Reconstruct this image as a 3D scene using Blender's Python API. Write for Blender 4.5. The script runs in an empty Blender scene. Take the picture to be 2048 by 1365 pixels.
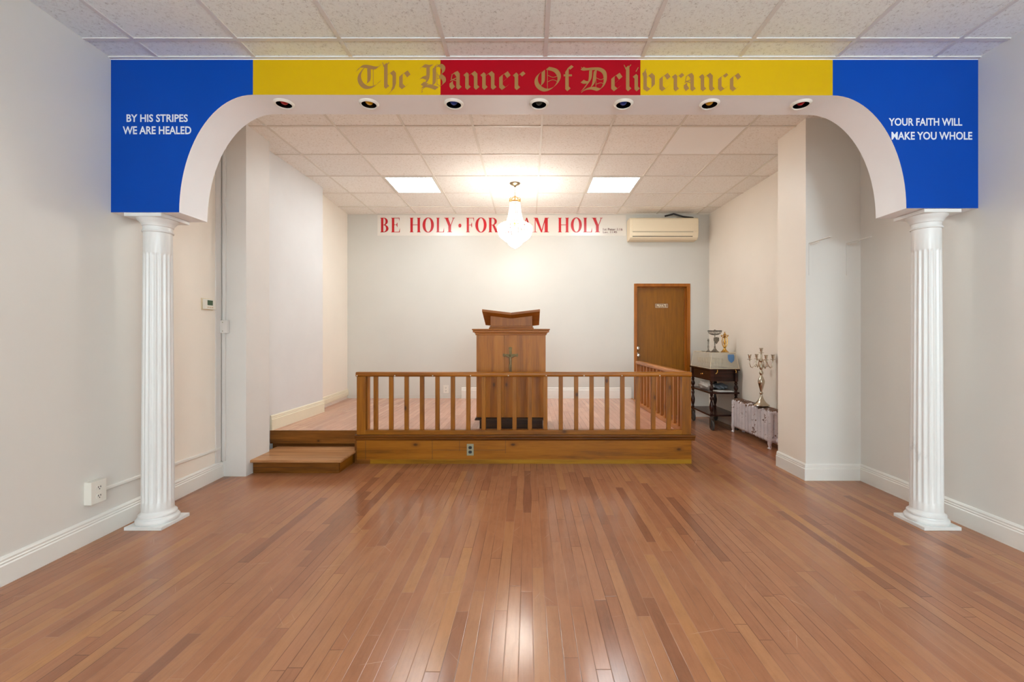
import bpy, bmesh, math, random
from mathutils import Vector, Matrix

random.seed(7)
C = bpy.context.scene.collection
scene = bpy.context.scene
PI = math.pi

def S(r, g, b):
    def f(c):
        c /= 255.0
        return c / 12.92 if c <= 0.04045 else ((c + 0.055) / 1.055) ** 2.4
    return (f(r), f(g), f(b), 1.0)

# ------------------------------------------------------------------ camera
F, VX, VY, HC = 882.0, 1057.0, 672.0, 1.234
cd = bpy.data.cameras.new('camera')
cam = bpy.data.objects.new('camera', cd)
C.objects.link(cam)
cam.location = (0, 0, HC)
cam.rotation_euler = (PI / 2, 0, 0)
cd.sensor_fit = 'HORIZONTAL'
cd.sensor_width = 36.0
cd.lens = F / 2048 * 36.0
cd.shift_x = (1024 - VX) / 2048
cd.shift_y = (VY - 682.5) / 2048
cd.clip_start = 0.05
scene.camera = cam

# ------------------------------------------------------------------ world, light, exposure
w = bpy.data.worlds.new('world')
scene.world = w
w.use_nodes = True
w.node_tree.nodes['Background'].inputs[0].default_value = (0.8, 0.9, 1.0, 1)
w.node_tree.nodes['Background'].inputs[1].default_value = 0.3
vs = scene.view_settings
vs.view_transform = 'Standard'
vs.look = 'None'
vs.gamma = 1.0
vs.exposure = 0.0
vs.use_curve_mapping = False
scene.cycles.use_denoising = True
scene.cycles.max_bounces = 10
scene.cycles.diffuse_bounces = 6
scene.cycles.transparent_max_bounces = 16
scene.cycles.sample_clamp_indirect = 6.0
scene.cycles.caustics_reflective = False
scene.cycles.caustics_refractive = False

PANEL_L = 20.0       # ceiling light diffusers over the platform
CHAND_L = 40.0      # chandelier crystals
def area(name, loc, rot, sx, sy, power, col):
    l = bpy.data.lights.new(name, 'AREA')
    l.shape = 'RECTANGLE'; l.size = sx; l.size_y = sy
    l.energy = power; l.color = col
    o = bpy.data.objects.new(name, l)
    C.objects.link(o)
    o.location = loc; o.rotation_euler = rot
    return o
# the hall behind the camera: two shop windows in its street wall plus four unseen point lights added as fill
area('street_window_light', (-1.05, -3.93, 1.55), (PI / 2, 0, PI), 1.5, 1.9, 70, (0.72, 0.87, 1.0))
area('street_window_light', (1.65, -3.93, 1.55), (PI / 2, 0, PI), 1.7, 1.9, 170, (0.72, 0.87, 1.0))
for lx, ly, pw in ((-1.1, -0.9, 24), (1.5, -0.9, 84), (-1.1, -2.7, 18), (1.5, -2.7, 64)):
    l = bpy.data.lights.new('hall_fill_light', 'POINT')
    l.energy = pw; l.color = (0.74, 0.91, 1.0); l.shadow_soft_size = 0.16
    o = bpy.data.objects.new('hall_fill_light', l)
    C.objects.link(o); o.location = (lx, ly, 2.05)

# ------------------------------------------------------------------ material helpers
def new_mat(name):
    m = bpy.data.materials.new(name)
    m.use_nodes = True
    nt = m.node_tree
    return m, nt, nt.nodes['Principled BSDF']

def N(nt, kind, **kw):
    n = nt.nodes.new(kind)
    for k, v in kw.items():
        setattr(n, k, v)
    return n

def math_n(nt, op, a, b=None, c=None):
    n = nt.nodes.new('ShaderNodeMath'); n.operation = op
    for i, v in enumerate((a, b, c)):
        if v is None: continue
        if isinstance(v, (int, float)): n.inputs[i].default_value = v
        else: nt.links.new(v, n.inputs[i])
    return n.outputs[0]

def mix_c(nt, fac, a, b, blend='MIX'):
    n = nt.nodes.new('ShaderNodeMix'); n.data_type = 'RGBA'; n.blend_type = blend
    for sock, v in ((n.inputs[0], fac), (n.inputs[6], a), (n.inputs[7], b)):
        if isinstance(v, (int, float)): sock.default_value = v
        elif isinstance(v, tuple): sock.default_value = v
        else: nt.links.new(v, sock)
    return n.outputs[2]

def ramp(nt, fac, stops):
    n = nt.nodes.new('ShaderNodeValToRGB')
    e = n.color_ramp.elements
    while len(e) > 1: e.remove(e[-1])
    e[0].position = stops[0][0]; e[0].color = stops[0][1]
    for p, c in stops[1:]:
        x = e.new(p); x.color = c
    nt.links.new(fac, n.inputs[0])
    return n.outputs[0]

def g(v): return (v, v, v, 1)

def coords(nt, scale=(1, 1, 1), rand=False):
    tc = N(nt, 'ShaderNodeTexCoord')
    src = tc.outputs['Object']
    if rand:
        oi = N(nt, 'ShaderNodeObjectInfo')
        ad = N(nt, 'ShaderNodeVectorMath', operation='ADD')
        sc = N(nt, 'ShaderNodeVectorMath', operation='SCALE')
        cmb = N(nt, 'ShaderNodeCombineXYZ')
        for i in range(3): nt.links.new(oi.outputs['Random'], cmb.inputs[i])
        nt.links.new(cmb.outputs[0], sc.inputs[0]); sc.inputs['Scale'].default_value = 37.0
        nt.links.new(src, ad.inputs[0]); nt.links.new(sc.outputs[0], ad.inputs[1])
        src = ad.outputs[0]
    mp = N(nt, 'ShaderNodeMapping')
    mp.inputs['Scale'].default_value = scale
    nt.links.new(src, mp.inputs['Vector'])
    return mp.outputs[0]

def noise(nt, vec, scale, detail=3, rough=0.5):
    n = N(nt, 'ShaderNodeTexNoise')
    n.inputs['Scale'].default_value = scale
    n.inputs['Detail'].default_value = detail
    n.inputs['Roughness'].default_value = rough
    nt.links.new(vec, n.inputs['Vector'])
    return n.outputs['Fac']

def bump(nt, bsdf, height, strength=0.2, dist=0.01):
    b = N(nt, 'ShaderNodeBump')
    b.inputs['Strength'].default_value = strength
    b.inputs['Distance'].default_value = dist
    nt.links.new(height, b.inputs['Height'])
    nt.links.new(b.outputs[0], bsdf.inputs['Normal'])

def plain(name, col, rough=0.5, metal=0.0, var=0.0, vscale=4.0, bumps=0.0, bscale=60.0, spec=None):
    m, nt, b = new_mat(name)
    b.inputs['Base Color'].default_value = col
    b.inputs['Roughness'].default_value = rough
    b.inputs['Metallic'].default_value = metal
    if spec is not None: b.inputs['Specular IOR Level'].default_value = spec
    if var > 0 or bumps > 0:
        v = coords(nt)
        if var > 0:
            f = noise(nt, v, vscale, 4)
            lo = tuple(c * (1 - var) for c in col[:3]) + (1,)
            hi = tuple(min(1, c * (1 + var)) for c in col[:3]) + (1,)
            nt.links.new(ramp(nt, f, [(0.3, lo), (0.7, hi)]), b.inputs['Base Color'])
        if bumps > 0:
            bump(nt, b, noise(nt, v, bscale, 4), bumps, 0.004)
    return m

def emis(name, col, strength):
    m, nt, b = new_mat(name)
    b.inputs['Base Color'].default_value = col
    b.inputs['Emission Color'].default_value = col
    b.inputs['Emission Strength'].default_value = strength
    return m

def wood(name, c_dark, c_mid, c_light, axis='z', rough=0.38, knots=True, fine=1.0, coat=0.0, kscale=3.2):
    """pine or veneer grain running along one local axis"""
    m, nt, b = new_mat(name)
    st = {'x': (1.0, 14, 14), 'y': (14, 1.0, 14), 'z': (14, 14, 1.0)}[axis]
    v = coords(nt, st, rand=True)
    f1 = noise(nt, v, 1.1 * fine, 5, 0.55)
    f2 = noise(nt, v, 6.0 * fine, 4, 0.6)
    f = math_n(nt, 'ADD', math_n(nt, 'MULTIPLY', f1, 0.7), math_n(nt, 'MULTIPLY', f2, 0.3))
    col = ramp(nt, f, [(0.33, c_dark), (0.5, c_mid), (0.68, c_light)])
    if knots:
        ks = {'x': (0.6, 1, 1), 'y': (1, 0.6, 1), 'z': (1, 1, 0.6)}[axis]
        sx = N(nt, 'ShaderNodeSeparateXYZ'); nt.links.new(coords(nt, ks, rand=True), sx.inputs[0])
        cx = N(nt, 'ShaderNodeCombineXYZ')
        nt.links.new(sx.outputs[1 if axis == 'y' else 0], cx.inputs[0]); nt.links.new(sx.outputs[2], cx.inputs[1])
        vo = N(nt, 'ShaderNodeTexVoronoi', voronoi_dimensions='2D'); vo.inputs['Scale'].default_value = kscale
        nt.links.new(cx.outputs[0], vo.inputs['Vector'])
        wob = math_n(nt, 'ADD', vo.outputs['Distance'], math_n(nt, 'MULTIPLY', math_n(nt, 'SUBTRACT', f2, 0.5), 0.05))
        k = ramp(nt, wob, [(0.022, g(1)), (0.05, g(0.0))])
        col = mix_c(nt, k, col, tuple(c * 0.22 for c in c_dark[:3]) + (1,))
        ring = ramp(nt, wob, [(0.04, g(0.5)), (0.12, g(0))])
        col = mix_c(nt, ring, col, c_dark)
    nt.links.new(col, b.inputs['Base Color'])
    b.inputs['Roughness'].default_value = rough
    b.inputs['Coat Weight'].default_value = coat
    b.inputs['Coat Roughness'].default_value = 0.25
    b.inputs['Specular IOR Level'].default_value = 0.3
    bump(nt, b, f2, 0.08, 0.002)
    return m

def floor_mat(name, tint, pw=0.0572, seed=0.0, rough=0.2, wear=1.0):
    """narrow strip flooring with boards running along Y, each board its own tone"""
    m, nt, b = new_mat(name)
    tc = N(nt, 'ShaderNodeTexCoord')
    sp = N(nt, 'ShaderNodeSeparateXYZ')
    nt.links.new(tc.outputs['Object'], sp.inputs[0])
    X, Y = sp.outputs[0], sp.outputs[1]
    xs = math_n(nt, 'DIVIDE', math_n(nt, 'ADD', X, 20.0 + seed), pw)
    row = math_n(nt, 'FLOOR', xs)
    fx = math_n(nt, 'FRACT', xs)
    wn = N(nt, 'ShaderNodeTexWhiteNoise', noise_dimensions='1D')
    nt.links.new(row, wn.inputs['W'])
    off = math_n(nt, 'MULTIPLY', wn.outputs['Value'], 9.0)
    ys = math_n(nt, 'DIVIDE', math_n(nt, 'ADD', math_n(nt, 'ADD', Y, 30.0), off), 0.95)
    seg = math_n(nt, 'FLOOR', ys)
    fy = math_n(nt, 'FRACT', ys)
    cmb = N(nt, 'ShaderNodeCombineXYZ')
    nt.links.new(row, cmb.inputs[0]); nt.links.new(seg, cmb.inputs[1])
    wn2 = N(nt, 'ShaderNodeTexWhiteNoise', noise_dimensions='2D')
    nt.links.new(cmb.outputs[0], wn2.inputs['Vector'])
    tone = wn2.outputs['Value']
    board = ramp(nt, tone, [(0.0, tint[0]), (0.12, tint[1]), (0.6, tint[2]), (0.9, tint[3]), (1.0, tint[4])])
    # grain
    gv = N(nt, 'ShaderNodeVectorMath', operation='ADD')
    sc = N(nt, 'ShaderNodeVectorMath', operation='SCALE'); sc.inputs['Scale'].default_value = 3.7
    nt.links.new(cmb.outputs[0], sc.inputs[0])
    nt.links.new(tc.outputs['Object'], gv.inputs[0]); nt.links.new(sc.outputs[0], gv.inputs[1])
    mp = N(nt, 'ShaderNodeMapping'); mp.inputs['Scale'].default_value = (60, 3.2, 1)
    nt.links.new(gv.outputs[0], mp.inputs['Vector'])
    gr = noise(nt, mp.outputs[0], 1.0, 6, 0.65)
    col = mix_c(nt, 0.75, board, ramp(nt, gr, [(0.28, g(0.84)), (0.5, g(1.0)), (0.75, g(1.06))]), 'MULTIPLY')
    # broad wear: greyed and faded areas
    pv = coords(nt, (1, 0.6, 1))
    p1 = noise(nt, pv, 1.3, 4, 0.6)
    col = mix_c(nt, math_n(nt, 'MULTIPLY', ramp(nt, p1, [(0.5, g(0)), (0.75, g(1))]), 0.22 * wear), col, S(158, 122, 98))
    p2 = noise(nt, pv, 3.2, 5, 0.7)
    col = mix_c(nt, math_n(nt, 'MULTIPLY', ramp(nt, p2, [(0.58, g(0)), (0.72, g(1))]), 0.16 * wear), col, S(100, 76, 62))
    p3 = noise(nt, coords(nt, (2.2, 0.8, 1)), 5.5, 6, 0.75)
    col = mix_c(nt, 0.8, col, ramp(nt, p3, [(0.3, g(0.84)), (0.5, g(1.0)), (0.7, g(1.07))]), 'MULTIPLY')
    # scratches in three directions
    for rz, sh in ((0.5, 0.0), (-0.7, 5.0), (1.35, 9.0)):
        sm = N(nt, 'ShaderNodeMapping')
        sm.inputs['Rotation'].default_value = (0, 0, rz)
        sm.inputs['Location'].default_value = (sh, sh * 2, 0)
        sm.inputs['Scale'].default_value = (1, 1, 1)
        nt.links.new(tc.outputs['Object'], sm.inputs['Vector'])
        s2 = N(nt, 'ShaderNodeMapping'); s2.inputs['Scale'].default_value = (170, 3.0, 1)
        nt.links.new(sm.outputs[0], s2.inputs['Vector'])
        sn = noise(nt, s2.outputs[0], 1.0, 2, 0.4)
        lim = ramp(nt, sn, [(0.74, g(0)), (0.80, g(1))])
        col = mix_c(nt, math_n(nt, 'MULTIPLY', lim, 0.5 * wear), col, S(210, 168, 140))
    # seams
    ex = math_n(nt, 'MINIMUM', fx, math_n(nt, 'SUBTRACT', 1.0, fx))
    ey = math_n(nt, 'MULTIPLY', math_n(nt, 'MINIMUM', fy, math_n(nt, 'SUBTRACT', 1.0, fy)), 0.95 / pw)
    e = math_n(nt, 'MINIMUM', ex, ey)
    seam = ramp(nt, e, [(0.0, g(1)), (0.022, g(0.7)), (0.04, g(0))])
    # seams: some filled with pale dust, some dark
    dn = noise(nt, pv, 2.1, 2)
    seamc = mix_c(nt, ramp(nt, dn, [(0.42, g(0)), (0.58, g(1))]), S(70, 38, 26), S(176, 128, 100))
    col = mix_c(nt, math_n(nt, 'MULTIPLY', seam, 0.7), col, seamc)
    nt.links.new(col, b.inputs['Base Color'])
    r = math_n(nt, 'ADD', math_n(nt, 'MULTIPLY', p2, 0.10), rough - 0.05)
    r = math_n(nt, 'ADD', r, math_n(nt, 'MULTIPLY', math_n(nt, 'SUBTRACT', tone, 0.5), 0.04))
    nt.links.new(r, b.inputs['Roughness'])
    wv = coords(nt, (16, 1.6, 1))
    h = math_n(nt, 'SUBTRACT', noise(nt, wv, 1.0, 2, 0.4), math_n(nt, 'MULTIPLY', seam, 0.5))
    b.inputs['Specular IOR Level'].default_value = 0.36
    bump(nt, b, h, 0.2, 0.002)
    return m

def tile_mat(name, c1, c2, dots):
    """mineral-fibre ceiling tile: pinholes and short fissures"""
    m, nt, b = new_mat(name)
    v = coords(nt)
    n1 = noise(nt, v, 55.0, 3, 0.6)
    n2 = noise(nt, v, 120.0, 2, 0.5)
    f = math_n(nt, 'ADD', math_n(nt, 'MULTIPLY', n1, 0.55), math_n(nt, 'MULTIPLY', n2, 0.45))
    col = ramp(nt, f, [(0.33, dots), (0.42, c2), (0.52, c1)])
    # each tile a slightly different age
    tc = N(nt, 'ShaderNodeTexCoord')
    fl = N(nt, 'ShaderNodeVectorMath', operation='FLOOR')
    mp = N(nt, 'ShaderNodeMapping')
    mp.inputs['Location'].default_value = (20.0 - 0.118 / 0.61, 20.0 - 3.91 / 0.61, 0.5)
    mp.inputs['Scale'].default_value = (1 / 0.61, 1 / 0.61, 0)
    nt.links.new(tc.outputs['Object'], mp.inputs['Vector'])
    nt.links.new(mp.outputs[0], fl.inputs[0])
    wn = N(nt, 'ShaderNodeTexWhiteNoise', noise_dimensions='3D')
    nt.links.new(fl.outputs[0], wn.inputs['Vector'])
    col = mix_c(nt, 1.0, col, ramp(nt, wn.outputs['Value'], [(0.0, g(0.93)), (1.0, g(1.0))]), 'MULTIPLY')
    nt.links.new(col, b.inputs['Base Color'])
    b.inputs['Roughness'].default_value = 0.9
    b.inputs['Specular IOR Level'].default_value = 0.2
    bump(nt, b, f, 0.22, 0.003)
    return m

def glass(name, col=(1, 1, 1, 1), alpha=0.25, rough=0.05):
    m, nt, b = new_mat(name)
    b.inputs['Base Color'].default_value = col
    b.inputs['Roughness'].default_value = rough
    b.inputs['Alpha'].default_value = alpha
    return m

# ------------------------------------------------------------------ materials
M = {}
M['floor'] = floor_mat('strip_floor', (S(140, 91, 66), S(157, 103, 73), S(167, 112, 79), S(172, 118, 81), S(178, 123, 79)), rough=0.188)
M['deck'] = floor_mat('platform_floor', (S(186, 138, 116), S(194, 146, 124), S(200, 152, 130), S(205, 158, 134), S(208, 162, 136)), seed=3.3, rough=0.188, wear=0.7)  # paler, pinker tints hold the end wall's reflection in the colour
M['wall'] = plain('hall_wall_paint', S(222, 219, 213), 0.42, var=0.02, vscale=1.3, bumps=0.12, bscale=9)
M['wall_cream'] = plain('alcove_wall_paint', S(206, 203, 195), 0.42, var=0.03, vscale=1.1, bumps=0.18, bscale=7)
M['wall_brightened'] = plain('brightened_cream_paint', S(243, 235, 223), 0.42, var=0.03, vscale=1.1, bumps=0.18, bscale=7)  # cream, lighter than the end wall so right alcove and pier look lit
M['plaster'] = plain('rough_plaster_paint', S(222, 219, 215), 0.5, var=0.03, vscale=2.2, bumps=0.35, bscale=14)
M['plaster_white'] = plain('smooth_plaster_white', S(222, 222, 222), 0.5, var=0.03, vscale=2.2, bumps=0.3, bscale=12)
M['arch_white'] = plain('arch_white_paint', S(243, 243, 246), 0.45, var=0.015, bumps=0.08, bscale=10)
M['trim_white'] = plain('gloss_trim_paint', S(232, 230, 224), 0.32, var=0.02, bumps=0.05, bscale=25)
M['trim_cream'] = plain('cream_trim_paint', S(232, 224, 200), 0.35, var=0.03)
M['blue'] = plain('blue_banner_paint', S(0, 68, 168), 0.42, spec=0.15, var=0.05, vscale=2, bumps=0.05, bscale=40)
M['yellow'] = plain('yellow_banner_paint', S(205, 168, 0), 0.45, spec=0.2, var=0.04, vscale=2)
M['red'] = plain('red_banner_paint', S(158, 0, 22), 0.45, spec=0.15, var=0.05, vscale=2)
M['tan'] = plain('dull_gold_lettering', S(152, 114, 66), 0.45, spec=0.2)
M['white_letter'] = plain('white_lettering', S(225, 232, 242), 0.5)
M['red_letter'] = plain('red_lettering', S(190, 14, 28), 0.3)
M['dark_letter'] = plain('dark_lettering', S(96, 40, 44), 0.4)
M['banner_film'] = plain('pale_banner_film', S(226, 220, 210), 0.22)
M['tile'] = tile_mat('hall_ceiling_tile', S(240, 247, 247), S(230, 236, 236), S(192, 196, 195))
M['tile_alcove'] = tile_mat('alcove_ceiling_tile', S(250, 247, 242), S(243, 238, 231), S(212, 203, 192))
M['tile_plain'] = plain('smooth_ceiling_tile', S(252, 251, 249), 0.8)
M['tbar'] = plain('ceiling_grid_metal', S(216, 216, 216), 0.5)
M['tbar_alcove'] = plain('alcove_grid_metal', S(226, 220, 210), 0.5)
pine = (S(104, 56, 4), S(144, 86, 10), S(164, 102, 20))
M['pine_x'] = wood('varnished_pine_lengthwise', *pine, axis='x')
M['pine_y'] = wood('varnished_pine_sideways', *pine, axis='y')
M['pine_z'] = wood('varnished_pine_upright', *pine, axis='z')
M['pulpit_base'] = wood('pulpit_base_dark', S(44, 22, 6), S(66, 38, 12), S(84, 52, 20), axis='x', knots=False)
M['pine_worn'] = wood('worn_dark_pine', S(70, 36, 8), S(114, 67, 17), S(140, 88, 30), axis='x', kscale=5.5)
M['pulpit_z'] = wood('pulpit_pine_upright', S(128, 72, 10), S(166, 99, 20), S(184, 116, 34), axis='z')
M['pulpit_x'] = wood('pulpit_pine_lengthwise', S(120, 66, 12), S(156, 90, 24), S(176, 108, 38), axis='x', knots=False)
M['pine_rail'] = wood('handrail_wood', S(112, 60, 8), S(152, 90, 18), S(176, 110, 34), axis='x', knots=False, rough=0.3)
M['pine_rail_y'] = wood('side_handrail_wood', S(128, 74, 28), S(172, 110, 54), S(196, 132, 76), axis='y', knots=False, rough=0.3)
M['pine_side'] = wood('side_baluster_wood', S(128, 74, 26), S(166, 102, 44), S(188, 124, 62), axis='z', kscale=1.6)
M['pine_dark'] = wood('dark_stained_moulding', S(76, 40, 8), S(104, 58, 13), S(126, 74, 22), axis='x', knots=False)
M['pine_pale'] = wood('pale_unstained_strip', S(118, 74, 6), S(150, 104, 14), S(168, 122, 28), axis='x', kscale=3.5)
M['step_top'] = wood('worn_step_tread', S(142, 94, 54), S(178, 128, 84), S(200, 154, 112), axis='x', rough=0.35, knots=False)
M['door_wood'] = wood('door_veneer', S(120, 72, 4), S(134, 83, 6), S(144, 92, 10), axis='z', knots=False, fine=2.6, rough=0.4)
M['door_frame'] = wood('door_casing_wood', S(124, 66, 8), S(154, 88, 14), S(174, 106, 28), axis='z', knots=False)
M['cart'] = wood('dark_mahogany', S(30, 14, 10), S(52, 26, 18), S(76, 40, 28), axis='x', knots=False, rough=0.25)
M['column'] = plain('column_gloss_white', S(226, 226, 224), 0.28, var=0.02, vscale=6)
M['chrome'] = plain('chrome', S(210, 205, 195), 0.2, 1.0)
M['brass'] = plain('brass', S(205, 160, 80), 0.25, 1.0)
M['pewter'] = plain('tarnished_silver', S(128, 122, 112), 0.35, 1.0, var=0.3, vscale=40)
M['silver'] = plain('silver_plate', S(198, 188, 170), 0.24, 1.0, var=0.12, vscale=30)
M['bronze'] = plain('old_bronze', S(96, 80, 50), 0.45, 0.8, var=0.3, vscale=60)
M['bronze_light'] = plain('rubbed_bronze', S(150, 132, 100), 0.4, 0.8, var=0.2, vscale=60)
M['nickel'] = plain('brushed_nickel', S(176, 158, 130), 0.3, 1.0)
M['plastic_white'] = plain('white_plastic', S(228, 224, 214), 0.4)
M['plastic_cream'] = plain('aged_cream_plastic', S(230, 214, 184), 0.4)
M['plastic_tan'] = plain('aged_tan_plastic', S(200, 178, 146), 0.45)
M['dark'] = plain('dark_slot', S(32, 28, 26), 0.6)
M['black'] = plain('black_enamel', S(12, 12, 14), 0.25)
M['lcd'] = plain('green_lcd', S(64, 92, 60), 0.2)
M['steel_plate'] = plain('grey_steel_plate', S(150, 146, 122), 0.4, 0.5)
M['rubber'] = plain('grey_caster_rubber', S(70, 66, 62), 0.6)
M['paper'] = plain('white_paper', S(232, 230, 226), 0.8)
M['cloth_grey'] = plain('grey_cloth', S(140, 144, 150), 0.8, var=0.15, vscale=20)
M['bag'] = glass('clear_plastic_bag', S(214, 208, 200), 0.6, 0.15)
M['acrylic'] = glass('clear_acrylic', S(225, 218, 200), 0.3, 0.04)
M['cup_glass'] = glass('clear_cup_glass', S(225, 215, 190), 0.42, 0.05)
M['shield_blue'] = plain('blue_shield_sticker', S(84, 128, 178), 0.4)
M['red_gloss'] = plain('red_enamel', S(180, 22, 30), 0.35)
M['lens_red'] = plain('red_lamp_glass', S(170, 16, 22), 0.12)
M['lens_yellow'] = plain('yellow_lamp_glass', S(225, 180, 30), 0.12)
M['lens_blue'] = plain('blue_lamp_glass', S(36, 70, 170), 0.12)
M['lens_clear'] = plain('grey_green_lamp_glass', S(52, 64, 58), 0.1)
M['diffuser'] = emis('lit_diffuser', (0.9, 0.97, 1.0, 1), PANEL_L)
M['crystal'] = emis('lit_crystal', (1.0, 0.96, 0.89, 1), CHAND_L)

M['crystal_upper'] = emis('dimmer_lit_crystal', (1.0, 0.95, 0.86, 1), CHAND_L * 0.13)
def rad_mat():
    m, nt, b = new_mat('flaking_radiator_paint')
    geo = N(nt, 'ShaderNodeNewGeometry')
    v = geo.outputs['Position']
    n1 = noise(nt, v, 26, 6, 0.7)
    n2 = noise(nt, v, 7, 3, 0.5)
    sp = N(nt, 'ShaderNodeSeparateXYZ'); nt.links.new(geo.outputs['Position'], sp.inputs[0])
    up = math_n(nt, 'MULTIPLY', math_n(nt, 'MAXIMUM', math_n(nt, 'SUBTRACT', sp.outputs[2], 0.385), 0.0), 3.2)
    f = math_n(nt, 'ADD', math_n(nt, 'ADD', math_n(nt, 'MULTIPLY', n1, 0.7), math_n(nt, 'MULTIPLY', n2, 0.3)), up)
    mask = ramp(nt, f, [(0.565, g(0)), (0.60, g(1))])
    paint = ramp(nt, n2, [(0.3, S(206, 200, 204)), (0.7, S(232, 226, 228))])
    rust = ramp(nt, n1, [(0.3, S(66, 44, 34)), (0.7, S(120, 84, 62))])
    nt.links.new(mix_c(nt, mask, paint, rust), b.inputs['Base Color'])
    b.inputs['Roughness'].default_value = 0.45
    b.inputs['Metallic'].default_value = 0.2
    bump(nt, b, mask, 0.4, 0.002)
    return m
M['radiator'] = rad_mat()

def scuffed_column():
    m, nt, b = new_mat('column_scuffed_white')
    v = coords(nt, (1, 1, 0.35), rand=True)
    n1 = noise(nt, v, 9, 6, 0.75)
    tc = N(nt, 'ShaderNodeTexCoord'); sp = N(nt, 'ShaderNodeSeparateXYZ')
    nt.links.new(tc.outputs['Object'], sp.inputs[0])
    low = ramp(nt, math_n(nt, 'DIVIDE', sp.outputs[2], 2.0), [(0.1, g(1)), (0.6, g(0.0))])
    f = math_n(nt, 'MULTIPLY', ramp(nt, n1, [(0.6, g(0)), (0.66, g(1))]), low)
    nt.links.new(mix_c(nt, math_n(nt, 'MULTIPLY', f, 0.4), S(228, 228, 226), S(150, 148, 146)), b.inputs['Base Color'])
    b.inputs['Roughness'].default_value = 0.3
    return m
M['column_scuffed'] = scuffed_column()

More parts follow.
